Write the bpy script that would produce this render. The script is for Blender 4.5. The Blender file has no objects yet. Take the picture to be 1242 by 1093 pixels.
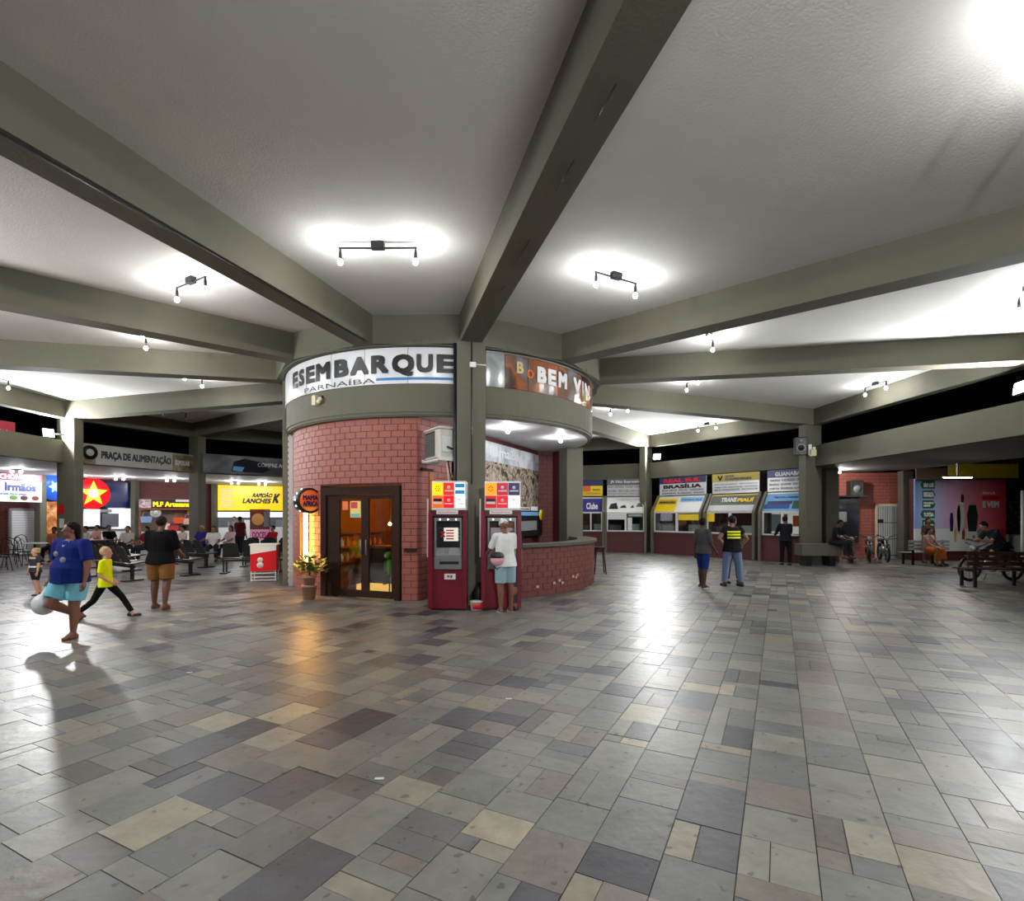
import bpy, math, random
from mathutils import Vector, Matrix
random.seed(7)
R_ = math.radians
sc = bpy.context.scene
COL = sc.collection
# ---------------------------------------------------------------- camera, world, exposure
CAMH, FPX, HOR, CX = 1.70, 640.0, 625.4, 621.0
cam_d = bpy.data.cameras.new('camera'); cam = bpy.data.objects.new('camera', cam_d); COL.objects.link(cam)
cam.location = (0, 0, CAMH); cam.rotation_euler = (R_(90), 0, 0)
cam_d.sensor_width = 36; cam_d.lens = 36 * FPX / 1242; cam_d.shift_y = (HOR - 546.5) / 1242
cam_d.clip_start = .05; cam_d.clip_end = 300
sc.camera = cam
w = bpy.data.worlds.new('night'); sc.world = w; w.use_nodes = True
w.node_tree.nodes['Background'].inputs[0].default_value = (.35, .42, .6, 1)
w.node_tree.nodes['Background'].inputs[1].default_value = .0015
sc.view_settings.view_transform = 'Standard'; sc.view_settings.look = 'None'
sc.view_settings.exposure = 0.02; sc.view_settings.gamma = 1; sc.view_settings.use_curve_mapping = False
BULB, FLOOD, SPOT, WARM, PANEL = 700.0, 2100.0, 620.0, 230.0, 1.5   # lamp strengths
sc.cycles.max_bounces = 8; sc.cycles.diffuse_bounces = 4; sc.cycles.glossy_bounces = 3
sc.cycles.transparent_max_bounces = 8; sc.cycles.sample_clamp_indirect = 4; sc.cycles.use_light_tree = True

# ---------------------------------------------------------------- helpers
def srgb(r, g=None, b=None):
    if g is None: r, g, b = r
    f = lambda c: (c / 255 / 12.92) if c / 255 <= .04045 else ((c / 255 + .055) / 1.055) ** 2.4
    return (f(r), f(g), f(b), 1)
MATS = {}
def mat(name, rgb, rough=.6, metal=0, emit=0, noise=0, nscale=6, bump=0, bscale=30, spec=.5, alpha=1, speck=0, rvar=0, coat=0):
    if name in MATS: return MATS[name]
    m = bpy.data.materials.new(name); m.use_nodes = True; MATS[name] = m
    nt = m.node_tree; p = nt.nodes['Principled BSDF']; c = srgb(rgb)
    p.inputs['Base Color'].default_value = c; p.inputs['Roughness'].default_value = rough
    p.inputs['Metallic'].default_value = metal; p.inputs['Specular IOR Level'].default_value = spec
    if emit:
        p.inputs['Emission Color'].default_value = c; p.inputs['Emission Strength'].default_value = emit
    if coat: p.inputs['Coat Weight'].default_value = coat
    if alpha < 1: p.inputs['Alpha'].default_value = alpha
    tc = nt.nodes.new('ShaderNodeTexCoord')
    if noise or rvar:
        n = nt.nodes.new('ShaderNodeTexNoise'); n.inputs['Scale'].default_value = nscale; n.inputs['Detail'].default_value = 6
        n.inputs['Roughness'].default_value = .65
        nt.links.new(tc.outputs['Object'], n.inputs['Vector'])
    if noise:
        mr = nt.nodes.new('ShaderNodeMapRange'); nt.links.new(n.outputs['Fac'], mr.inputs['Value'])
        mr.inputs['From Min'].default_value = .25; mr.inputs['From Max'].default_value = .75
        mr.inputs['To Min'].default_value = 1 - noise; mr.inputs['To Max'].default_value = 1 + noise * .6
        mx = nt.nodes.new('ShaderNodeVectorMath'); mx.operation = 'SCALE'
        mx.inputs[0].default_value = c[:3]; nt.links.new(mr.outputs['Result'], mx.inputs['Scale'])
        out = mx.outputs['Vector']
        if speck:
            s = nt.nodes.new('ShaderNodeTexNoise'); s.inputs['Scale'].default_value = 13; s.inputs['Detail'].default_value = 2
            nt.links.new(tc.outputs['Object'], s.inputs['Vector'])
            sr = nt.nodes.new('ShaderNodeMapRange'); sr.inputs['From Min'].default_value = .66; sr.inputs['From Max'].default_value = .70
            sr.inputs['To Min'].default_value = 1; sr.inputs['To Max'].default_value = 1 - speck
            nt.links.new(s.outputs['Fac'], sr.inputs['Value'])
            m2 = nt.nodes.new('ShaderNodeVectorMath'); m2.operation = 'SCALE'
            nt.links.new(out, m2.inputs[0]); nt.links.new(sr.outputs['Result'], m2.inputs['Scale']); out = m2.outputs['Vector']
        nt.links.new(out, p.inputs['Base Color'])
    if rvar:
        rr = nt.nodes.new('ShaderNodeMapRange'); nt.links.new(n.outputs['Fac'], rr.inputs['Value'])
        rr.inputs['From Min'].default_value = .3; rr.inputs['From Max'].default_value = .7
        rr.inputs['To Min'].default_value = rough - rvar; rr.inputs['To Max'].default_value = rough + rvar
        nt.links.new(rr.outputs['Result'], p.inputs['Roughness'])
    if bump:
        b = nt.nodes.new('ShaderNodeBump'); b.inputs['Strength'].default_value = bump; b.inputs['Distance'].default_value = .02
        bn = nt.nodes.new('ShaderNodeTexNoise'); bn.inputs['Scale'].default_value = bscale; bn.inputs['Detail'].default_value = 5
        nt.links.new(tc.outputs['Object'], bn.inputs['Vector']); nt.links.new(bn.outputs['Fac'], b.inputs['Height'])
        nt.links.new(b.outputs['Normal'], p.inputs['Normal'])
    return m
def emat(name, rgb, strength):
    if name in MATS: return MATS[name]
    m = bpy.data.materials.new(name); m.use_nodes = True; MATS[name] = m
    nt = m.node_tree; nt.nodes.remove(nt.nodes['Principled BSDF'])
    e = nt.nodes.new('ShaderNodeEmission'); e.inputs[0].default_value = srgb(rgb); e.inputs[1].default_value = strength
    nt.links.new(e.outputs[0], nt.nodes['Material Output'].inputs[0]); return m
def glassmat(name, rgb=(235, 240, 240), a=.12):
    if name in MATS: return MATS[name]
    m = bpy.data.materials.new(name); m.use_nodes = True; MATS[name] = m
    nt = m.node_tree; nt.nodes.remove(nt.nodes['Principled BSDF'])
    t = nt.nodes.new('ShaderNodeBsdfTransparent'); t.inputs[0].default_value = srgb(rgb)
    g = nt.nodes.new('ShaderNodeBsdfGlossy'); g.inputs['Roughness'].default_value = .03
    mx = nt.nodes.new('ShaderNodeMixShader'); mx.inputs[0].default_value = a
    nt.links.new(t.outputs[0], mx.inputs[1]); nt.links.new(g.outputs[0], mx.inputs[2])
    nt.links.new(mx.outputs[0], nt.nodes['Material Output'].inputs[0]); return m
def printmat(name, cols, scale=3, rough=.35, distort=1.0, emit=0):
    """a printed picture: colour ramp over noise"""
    if name in MATS: return MATS[name]
    m = bpy.data.materials.new(name); m.use_nodes = True; MATS[name] = m
    nt = m.node_tree; p = nt.nodes['Principled BSDF']; p.inputs['Roughness'].default_value = rough
    tc = nt.nodes.new('ShaderNodeTexCoord'); n = nt.nodes.new('ShaderNodeTexNoise')
    n.inputs['Scale'].default_value = scale; n.inputs['Detail'].default_value = 5; n.inputs['Distortion'].default_value = distort
    nt.links.new(tc.outputs['Object'], n.inputs['Vector'])
    cr = nt.nodes.new('ShaderNodeValToRGB'); nt.links.new(n.outputs['Fac'], cr.inputs[0])
    els = cr.color_ramp.elements
    for i, (pos, c) in enumerate(cols):
        e = els[i] if i < 2 else els.new(pos)
        e.position = pos; e.color = srgb(c)
    nt.links.new(cr.outputs[0], p.inputs['Base Color'])
    if emit:
        nt.links.new(cr.outputs[0], p.inputs['Emission Color']); p.inputs['Emission Strength'].default_value = emit
    return m

class MB:
    def __init__(s): s.v = []; s.f = []; s.m = []; s.sm = []
    def add(s, vs, fs, mi=0, sm=False):
        o = len(s.v); s.v += [tuple(v) for v in vs]; s.f += [tuple(i + o for i in f) for f in fs]
        s.m += [mi] * len(fs); s.sm += [sm] * len(fs); return s
    def box(s, x0, x1, y0, y1, z0, z1, mi=0):
        return s.add([(x0,y0,z0),(x1,y0,z0),(x1,y1,z0),(x0,y1,z0),(x0,y0,z1),(x1,y0,z1),(x1,y1,z1),(x0,y1,z1)],
            [(0,3,2,1),(4,5,6,7),(0,1,5,4),(1,2,6,5),(2,3,7,6),(3,0,4,7)], mi)
    def bbox(s, x0, x1, y0, y1, z0, z1, b=.01, mi=0):
        """box with chamfered vertical and top edges"""
        pr = [(x0+b,y0),(x1-b,y0),(x1,y0+b),(x1,y1-b),(x1-b,y1),(x0+b,y1),(x0,y1-b),(x0,y0+b)]
        pi = [(x0+b,y0+b),(x1-b,y0+b),(x1-b,y0+b),(x1-b,y1-b),(x1-b,y1-b),(x0+b,y1-b),(x0+b,y1-b),(x0+b,y0+b)]
        vs = [(x,y,z0) for x,y in pr] + [(x,y,z1-b) for x,y in pr] + [(x,y,z1) for x,y in pi]
        fs = [tuple(range(7,-1,-1)), tuple(range(16,24))]
        for k in (0,8):
            for i in range(8): j=(i+1)%8; fs.append((k+i,k+j,k+8+j,k+8+i))
        return s.add(vs, fs, mi)
    def prism(s, poly, x0, x1, mi=0):
        """poly in (y,z), extruded along x"""
        n = len(poly); vs = [(x0,y,z) for y,z in poly] + [(x1,y,z) for y,z in poly]
        fs = [tuple(range(n)), tuple(range(2*n-1, n-1, -1))] + [(i, i+n, (i+1)%n+n, (i+1)%n) for i in range(n)]
        return s.add(vs, fs, mi)
    def plate(s, poly, z0, z1, mi=0):
        """poly in (x,y), extruded along z"""
        n = len(poly); vs = [(x,y,z0) for x,y in poly] + [(x,y,z1) for x,y in poly]
        fs = [tuple(range(n-1,-1,-1)), tuple(range(n, 2*n))] + [(i, (i+1)%n, (i+1)%n+n, i+n) for i in range(n)]
        return s.add(vs, fs, mi)
    def face(s, poly, y0, y1, mi=0):
        """poly in (x,z), extruded along y"""
        n = len(poly); vs = [(x,y0,z) for x,z in poly] + [(x,y1,z) for x,z in poly]
        fs = [tuple(range(n)), tuple(range(2*n-1, n-1, -1))] + [(i, i+n, (i+1)%n+n, (i+1)%n) for i in range(n)]
        return s.add(vs, fs, mi)
    def tube(s, pts, r, n=8, mi=0, sm=True):
        pts = [Vector(p) for p in pts]; rs = r if isinstance(r, (list, tuple)) else [r] * len(pts)
        vs = []; prev = None
        for i, p in enumerate(pts):
            d = (pts[min(i+1, len(pts)-1)] - pts[max(i-1, 0)]).normalized()
            if prev is None: a = d.orthogonal().normalized()
            else: a = (prev - d * prev.dot(d)); a = a.normalized() if a.length > 1e-6 else d.orthogonal().normalized()
            prev = a; b = d.cross(a)
            for k in range(n):
                t = 2 * math.pi * k / n; vs.append(p + (a * math.cos(t) + b * math.sin(t)) * rs[i])
        fs = []
        for i in range(len(pts) - 1):
            for k in range(n): j = (k+1) % n; fs.append((i*n+k, i*n+j, (i+1)*n+j, (i+1)*n+k))
        fs.append(tuple(range(n-1, -1, -1))); fs.append(tuple(range((len(pts)-1)*n, len(pts)*n)))
        return s.add(vs, fs, mi, sm)
    def lathe(s, prof, n=16, c=(0,0,0), mi=0, sm=True, axis='z'):
        vs = []
        for r, z in prof:
            for k in range(n):
                t = 2*math.pi*k/n; q = (r*math.cos(t), r*math.sin(t), z)
                if axis == 'y': q = (q[0], q[2], q[1])
                if axis == 'x': q = (q[2], q[0], q[1])
                vs.append((c[0]+q[0], c[1]+q[1], c[2]+q[2]))
        fs = []
        for i in range(len(prof)-1):
            for k in range(n): j = (k+1)%n; fs.append((i*n+k, i*n+j, (i+1)*n+j, (i+1)*n+k))
        fs.append(tuple(range(n-1,-1,-1))); fs.append(tuple(range((len(prof)-1)*n, len(prof)*n)))
        return s.add(vs, fs, mi, sm)
    def ball(s, c, r, n=10, m=7, mi=0, rot=None):
        if not isinstance(r, (tuple, list)): r = (r, r, r)
        vs = []; 
        for i in range(1, m):
            ph = math.pi * i / m
            for k in range(n):
                t = 2*math.pi*k/n; vs.append(Vector((r[0]*math.sin(ph)*math.cos(t), r[1]*math.sin(ph)*math.sin(t), r[2]*math.cos(ph))))
        vs += [Vector((0,0,r[2])), Vector((0,0,-r[2]))]
        if rot is not None: vs = [rot @ v for v in vs]
        c = Vector(c); vs = [v + c for v in vs]; fs = []
        for i in range(m-2):
            for k in range(n): j=(k+1)%n; fs.append((i*n+k, (i+1)*n+k, (i+1)*n+j, i*n+j))
        T = (m-1)*n
        for k in range(n): j=(k+1)%n; fs.append((T, k, j)); fs.append((T+1, (m-2)*n+j, (m-2)*n+k))
        return s.add(vs, fs, mi, True)
    def mesh(s, name, mats):
        me = bpy.data.meshes.new(name); me.from_pydata(s.v, [], s.f)
        if not isinstance(mats, (list, tuple)): mats = [mats]
        for m in mats: me.materials.append(m)
        me.polygons.foreach_set('material_index', s.m); me.polygons.foreach_set('use_smooth', s.sm)
        me.update(); return me
    def build(s, name, mats, parent=None, **kw):
        return link(name, s.mesh(name, mats), parent, **kw)
def link(name, me, parent=None, label=None, cat=None, group=None, kind=None, loc=None, rz=None):
    o = bpy.data.objects.new(name, me); COL.objects.link(o)
    if parent is not None: o.parent = parent
    tag(o, label, cat, group, kind)
    if loc is not None: o.location = loc
    if rz is not None: o.rotation_euler = (0, 0, rz)
    return o
def tag(o, label=None, cat=None, group=None, kind=None):
    if label: o['label'] = label
    if cat: o['category'] = cat
    if group: o['group'] = group
    if kind: o['kind'] = kind
def thing(name, label, cat, loc=(0,0,0), rz=0, group=None, kind=None):
    return link(name, None, None, label, cat, group, kind, loc, rz)
def dup(o, parent=None):
    c = o.copy(); COL.objects.link(c)
    if parent is not None: c.parent = parent
    for ch in list(KIDS(o)): dup(ch, c)
    return c
def KIDS(o): return [x for x in bpy.data.objects if x.parent == o]

def gp(x, y):
    Y = CAMH * FPX / (y - HOR); return ((x - CX) / FPX * Y, Y)
def at(x, Y): return ((x - CX) / FPX * Y, Y)
def zat(y, Y): return CAMH + (HOR - y) / FPX * Y

def textmesh(s, bold=0):
    cu = bpy.data.curves.new('t', 'FONT'); cu.body = s; cu.size = 1; cu.resolution_u = 3; cu.offset = 0
    o = bpy.data.objects.new('t', cu); COL.objects.link(o)
    dg = bpy.context.evaluated_depsgraph_get(); me = bpy.data.meshes.new_from_object(o.evaluated_get(dg))
    bpy.data.objects.remove(o); bpy.data.curves.remove(cu)
    vs = [v.co.copy() for v in me.vertices]; fs = [tuple(p.vertices) for p in me.polygons]
    bpy.data.meshes.remove(me)
    x0 = min(v.x for v in vs); x1 = max(v.x for v in vs); y0 = min(v.y for v in vs); y1 = max(v.y for v in vs)
    if bold >= .02:   # embolden with shifted copies of the outline
        d = min(bold, .05); n = len(vs); base = list(vs); f0 = list(fs); vs = []; fs = []
        for q, (ax, ay) in enumerate(((-d,-d),(d,-d),(-d,d),(d,d),(0,0),(-d,0),(d,0),(0,d),(0,-d))):
            vs += [Vector((v.x+ax, v.y+ay, q)) for v in base]; fs += [tuple(i+q*n for i in f) for f in f0]
        x0 -= d; x1 += d; y0 -= d; y1 += d
    return [((v.x-x0)/(x1-x0), (v.y-y0)/(y1-y0), v.z*.0012) for v in vs], fs, (x1-x0)/(y1-y0)
def text(s, x0, x1, z0, z1, m, parent, y=-.012, bold=.02, name='lettering', tilt=None, slant=0):
    """flat lettering filling the rectangle, facing -y; tilt=(y at z0, y at z1)"""
    uv, fs, _ = textmesh(s, bold); vs = []
    for u, v, k_ in uv:
        yy = (y if tilt is None else y + tilt[0] + (tilt[1]-tilt[0])*v) - k_
        vs.append((x0 + u*(x1-x0) + slant*(v-.5)*(z1-z0), yy, z0 + v*(z1-z0)))
    b = MB(); b.add(vs, fs); return b.build(name, m, parent)

# ---------------------------------------------------------------- materials
GREEN = mat('olive_paint', (99,97,82), .75, noise=.10, nscale=1.3, bump=.25, bscale=25)
GREEN2 = mat('olive_paint_dark', (92,90,78), .8, noise=.12, nscale=1.5, bump=.25, bscale=25)
CEIL = mat('ceiling_plaster', (212,211,207), .9, noise=.07, nscale=1.1, bump=.22, bscale=40)
SOFF = mat('white_soffit', (222,222,222), .6, noise=.04, nscale=2)
BRICK = mat('painted_brick', (156,88,76), .55, noise=.13, nscale=7, bump=.4, bscale=60)
BRICKB = mat('painted_brick_worn_shaded', (112,58,52), .6, noise=.18, nscale=9, bump=.4, bscale=60)  # worn paint, with the counter's weaker light darkened into the colour
MORT = mat('mortar', (80,42,38), .9, noise=.1)
DKRED = mat('dark_red_paint', (84,34,34), .6, noise=.1, nscale=5)
WHITE = mat('white_paint', (228,228,226), .45)
BANNER = mat('banner_vinyl', (226,228,232), .22, spec=.6)
BLACK = mat('black_metal', (22,22,24), .4)
BLACKP = mat('black_plastic', (28,29,31), .32, noise=.1)
INK = mat('black_print', (20,20,24), .4)
INKG = mat('grey_print', (96,98,104), .5)
STEEL = mat('grey_metal', (150,152,154), .35, metal=.7)
GREYP = mat('grey_plastic', (130,132,134), .45)
WOOD = mat('dark_wood', (48,28,20), .7, noise=.3, nscale=9, bump=.3, spec=.2)
WOODL = mat('orange_wood', (150,82,36), .5, noise=.25, nscale=12)
ATMR = mat('maroon_enamel', (112,18,36), .35)
ATMD = mat('maroon_dark', (74,12,24), .4)
YEL = mat('yellow_print', (246,212,20), .4); ORG = mat('orange_print', (226,104,24), .4)
RED = mat('red_print', (206,24,34), .4); BLUE = mat('blue_print', (34,70,160), .4); NAVY = mat('navy_print', (28,32,84), .4)
SKYB = mat('sky_blue_print', (110,170,220), .4); GRN = mat('green_print', (24,92,58), .4); GOLD = mat('gold_print', (186,166,70), .4)
STONE = mat('counter_stone', (92,88,84), .35, noise=.15, nscale=14)
SLAB = mat('concrete_roof', (104,102,96), .85, noise=.15, nscale=2)
GLASS = glassmat('clear_glass')
BULBM = emat('lamp_glow', (252,252,252), BULB); FLOODM = emat('floodlight_glow', (251,252,252), FLOOD); SPOTM = emat('soffit_lamp_glow', (246,248,255), SPOT)
# ---------------------------------------------------------------- the round hall: axis, spokes
XC, YC, RIN, ROUT, ZB, SL, BW = -1.82, 14.30, 4.235, 13.30, 5.024, .017, .41
ANG = {-5:-123.1, -4:-103.6, -3:-73.3, -2:-45.2, -1:-14.9, 0:13.9, 1:46.4, 2:75.1, 3:109.4, 4:142.0, 5:170.0, 6:203.0}
def pol(a, r, off=0):
    a = R_(a); return (XC + math.sin(a)*r + math.cos(a)*off, YC - math.cos(a)*r + math.sin(a)*off)
def zbot(r): return ZB - SL*(r - RIN)
def pxang(x, R):
    """bearing, about the hall's axis, of the point of the cylinder of radius R that the column x of the photo meets"""
    t = (x - CX)/FPX; A = 1+t*t; B = -2*(t*XC + YC); C = XC*XC+YC*YC-R*R
    D = B*B-4*A*C; Y = (-B - math.sqrt(max(D, 0)))/(2*A); return math.degrees(math.atan2(t*Y-XC, YC-Y)), Y
FAR = {0: 17.5, -1: 17.5}
def rend(k): return FAR.get(k, ROUT)
ks = [-5,-4,-3,-2,-1,0,1,2,3,4,5,6]
# ceiling
mb = MB(); H2 = .56
for i, k in enumerate(ks):
    k2 = ks[(i+1) % len(ks)]
    a, b = ANG[k], ANG[k2]
    r1, r2 = rend(k), rend(k2)
    p = [pol(a, RIN-.1), pol(b, RIN-.1), pol(b, r2), pol(a, r1)]
    z = [zbot(RIN)+H2, zbot(RIN)+H2, zbot(r2)+H2, zbot(r1)+H2]
    mb.add([(p[j][0], p[j][1], z[j]) for j in range(4)] + [(p[j][0], p[j][1], z[j]+.14) for j in range(4)],
           [(0,1,2,3),(7,6,5,4),(0,4,5,1),(1,5,6,2),(2,6,7,3),(3,7,4,0)])
mb.build('ceiling', CEIL, label='pale plastered ceiling sloping outwards between the radial beams', kind='structure')
mb = MB(); mb.plate([pol(a, RIN-.12) for a in range(0, 360, 15)], 5.0, 5.1); mb.build('ceiling', GREEN2, kind='structure', label='added dark lid closing the round kiosk against light leaks')  # unseen lid inside the ring, added to stop light leaking through
# radial beams
for k in ks:
    a = ANG[k]; r0, r1 = RIN-.25, rend(k)
    vs = []
    for r in (r0, r1):
        for s in (-1, 1):
            x, y = pol(a, r, s*BW/2); vs += [(x, y, zbot(r)), (x, y, zbot(r)+H2+.05)]
    mb = MB(); mb.add(vs, [(0,2,3,1),(4,5,7,6),(0,4,6,2),(1,3,7,5),(0,1,5,4),(2,6,7,3)])
    o = mb.build('radial_beam', GREEN, kind='structure', group='radial concrete beams of the ceiling',
        label='olive painted concrete beam running out from the round kiosk')
    if k == 0:
        m2 = MB()
        for r, l in ((5.3,.5),(6.6,.4),(7.6,.75),(9.3,.5),(10.3,.4)):
            x, y = pol(a, r, .02); x2, y2 = pol(a, r+l, .03)
            m2.tube([(x,y,zbot(r)-.001),(x2,y2,zbot(r+l)-.001)], .008, 5)
        m2.build('crack', BLACK, o)
    if k == -1:
        m2 = MB(); m2.tube([(*pol(a, r, BW/2-.05), zbot(r)-.015) for r in (4.4, 8, 12, 16)], .014, 6)
        m2.build('conduit', BLACK, o)
# inner ring and outer ring beams
def ringbeam(k, k2, r, r2, zb, zt, th, m, name, label):
    P, Q = pol(ANG[k], r), pol(ANG[k2], r2); P2, Q2 = pol(ANG[k], r-th), pol(ANG[k2], r2-th)
    zz = zb if isinstance(zb, tuple) else (zb, zb); tt = zt if isinstance(zt, tuple) else (zt, zt)
    mb = MB(); mb.add([(*P,zz[0]),(*Q,zz[1]),(*Q2,zz[1]),(*P2,zz[0]),(*P,tt[0]),(*Q,tt[1]),(*Q2,tt[1]),(*P2,tt[0])],
        [(0,3,2,1),(4,5,6,7),(0,1,5,4),(1,2,6,5),(2,3,7,6),(3,0,4,7)])
    return mb.build(name, m, kind='structure', label=label, group=label)
for i, k in enumerate(ks):
    k2 = ks[(i+1) % len(ks)]
    ringbeam(k, k2, RIN, RIN, ZB, ZB+H2+.05, .28, GREEN, 'ring_beam', 'inner ring beam of the ceiling above the round kiosk')
    if k in FAR or k2 in FAR: continue
    zo = zbot(ROUT)
    ringbeam(k, k2, ROUT+.1, ROUT+.1, zo, zo+H2+.1, .3, GREEN, 'ring_beam', 'outer ring beam of the ceiling')
# outer columns
for k in ks:
    x, y = pol(ANG[k], {0:16.9,-1:16.9,2:ROUT+.1}.get(k, ROUT-.2))
    lab = {-4:'olive column with notices taped to it left of the star sign', -5:'olive column between the food hall banner and the bus banner',
           4:'slim olive column left of the BRASÍLIA ticket window', 3:'olive column carrying the loudspeaker beside the ticket windows'}.get(k, 'olive column of the outer ring out at the hall edge')
    t = thing('concrete_column', lab, 'column', (x, y, 0), R_(ANG[k]), kind='structure')
    MB().bbox(-.15, .15, -.37, .37, 0, (zbot(ROUT) if k not in FAR else zbot(17))+.02, .012).build('shaft', GREEN, t)
    if k == -4:
        m = MB(); m.box(-.1,.1,-.38,-.372,1.42,1.66)
        m.build('notice', WHITE, t); MB().box(.152,.158,-.3,-.05,1.75,2.05).build('notice', RED, t)
        MB().box(.152,.158,-.25,-.05,1.3,1.6).build('notice', WHITE, t)
        MB().box(-.12,.1,-.38,-.372,1.95,2.25).build('notice', mat('brown_print',(90,60,54)), t)
    if k == 3:
        MB().box(-.13,.0,-.376,-.371,2.15,2.36).build('notice', WHITE, t)
        MB().tube([(-.05,-.39,3.4),(-.05,-.39,.1)], .018, 6).build('conduit', GREYP, t)
# inner columns
for k, lab in ((-3,'olive column beside the white shutter at the left of the round kiosk'), (0,'olive column between the two banners behind the cash machines'), (3,'olive column behind the service counter with two notices')):
    x, y = pol(ANG[k], 4.1 if k == 0 else 3.77)
    t = thing('concrete_column', lab, 'column', (x, y, 0), R_(ANG[k]), kind='structure')
    MB().bbox(-.275, .275, -.26, .26, 0, ZB+.01, .015).build('shaft', GREEN, t)
    if k == 0:
        MB().tube([(-.0,-.275,5.0),(0,-.275,2.3)], .012, 6).build('conduit', BLACK, t)
        MB().bbox(-.04,.08,-.32,-.262,4.52,4.62,.008).build('junction_box', WHITE, t)
        MB().tube([(.08,-.285,4.58),(.28,-.285,4.58)], .012, 6).build('conduit', WHITE, t)
        MB().tube([(-.31,-.2,4.98),(-.31,-.2,0)], .03, 8).build('drain_pipe', BLACKP, t)
    if k == 3:
        for z in (2.05, 1.62):
            MB().box(.1,.3,0,.012,0,.22).build('notice', WHITE, t, loc=(-.16,-.275,z))
# lower fascia and canopy
ZF0, ZF1 = 3.43, 4.16
for i, k in enumerate(ks):
    k2 = ks[(i+1) % len(ks)]
    if k in FAR or k2 in FAR: continue
    ringbeam(k, k2, ROUT+.06, ROUT+.06, ZF0, ZF1, .14, GREEN, 'canopy_fascia', 'olive parapet band of the lower canopy')
left_r = 21.2
def canopy(a0, a1, ro, m, lab):
    P = [pol(a0, ROUT-.05), pol(a1, ROUT-.05), pol(a1, ro), pol(a0, ro)]
    b = MB(); b.plate(P, ZF0-.0, ZF0+.16); b.build('canopy_roof', m, kind='structure', label=lab, group=lab)
for k, k2 in ((-5,-4),(-4,-3),(-3,-2)): canopy(ANG[k], ANG[k2], 21.6, SOFF, 'white canopy soffit over the food hall')
canopy(203, 360-123.1, 22.5, SOFF, 'white canopy soffit over the food hall'); canopy(170, 203, 20, SOFF, 'white canopy soffit over the food hall')
for k, k2 in ((1,2),(2,3)): canopy(ANG[k], ANG[k2], 17.9, SLAB, 'grey canopy soffit over the dark waiting corner')
canopy(ANG[3], ANG[4], 17.5, SLAB, 'grey canopy soffit over the ticket offices'); canopy(ANG[4], 170, 17.5, SLAB, 'grey canopy soffit over the ticket offices')

# ---------------------------------------------------------------- floor of cut stone slabs
TA = R_(26.85); tx, ty = math.sin(TA), math.cos(TA)
tones = [((122,121,114),14),((113,113,108),16),((104,104,101),14),((130,128,117),10),((140,136,122),6),((156,148,127),2.5),((80,80,84),6),((60,60,66),3),((116,108,100),8),((96,91,86),6),((134,126,110),4)]; tones = [(c, wt*.6 if i_ in (4,5) else wt) for i_, (c, wt) in enumerate(tones)]
TM = [mat('stone_slab_%s' % 'abcdefghijk'[i], c, .40, noise=.34, nscale=3.6+i*.4, bump=.24, bscale=12, speck=.5, rvar=.07, spec=.5) for i, (c, _) in enumerate(tones)]
wts = [wt for _, wt in tones]
fl = thing('floor', 'grey stone slab floor in long strips of mixed tones', None, kind='structure')
b = MB(); b.plate([(-32,-6),(34,-6),(34,42),(-32,42)], -.25, -.012); b.build('mortar_bed', mat('floor_joint', (78,75,68), .9), fl)
tiles = []
u = -40.0; rnd = random.Random(3)
while u < 40:
    wd = rnd.choice([.33,.34,.35,.36,.34]); v = -12 - rnd.random()
    while v < 42:
        ln = rnd.choice([.12,.17,.2,.26,.34,.34,.34,.42,.5])
        parts = [(u, u+wd)] if rnd.random() > .16 else [(u, u+wd*.4), (u+wd*.4, u+wd)]
        for a_, b_ in parts:
            cu, cv = (a_+b_)/2, v+ln/2
            X = ty*cu + tx*cv; Y = -tx*cu + ty*cv
            d = math.hypot(X-XC, Y-YC)
            if Y > -2.5 and d < 20.5 and Y < 31 and d > 2.5 and (abs(X) < 1.05*Y + 3.5):
                tiles.append((a_, b_, v, v+ln, X, Y, rnd.choices(range(len(TM)), wts)[0], rnd.random()))
        v += ln
    u += wd
def tile_geo(b, t, mi):
    g = .0024; dz = -.004*t[7]; c = []
    for uu, vv in ((t[0]+g,t[2]+g),(t[1]-g,t[2]+g),(t[1]-g,t[3]-g),(t[0]+g,t[3]-g)): c.append((ty*uu+tx*vv, -tx*uu+ty*vv))
    b.add([(*q, dz) for q in c] + [(*q, -.014) for q in c], [(0,1,2,3),(0,4,5,1),(1,5,6,2),(2,6,7,3),(3,7,4,0)], mi)
def parea(t):
    if t[5] < 1: return 0
    px = CX + FPX*t[4]/t[5]; py = HOR + FPX*CAMH/t[5]
    if not (-10 < px < 1252 and py < 1105): return 0
    return (t[1]-t[0])*(t[3]-t[2])/t[5]**3
tiles.sort(key=parea, reverse=True)
for t in tiles[:300]:
    b = MB(); tile_geo(b, t, 0); b.build('floor_tile', TM[t[6]], fl)
b = MB()
for t in tiles[300:]: tile_geo(b, t, t[6])
b.build('floor_tile', TM, fl, kind='stuff', label='remaining stone slabs')

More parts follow.
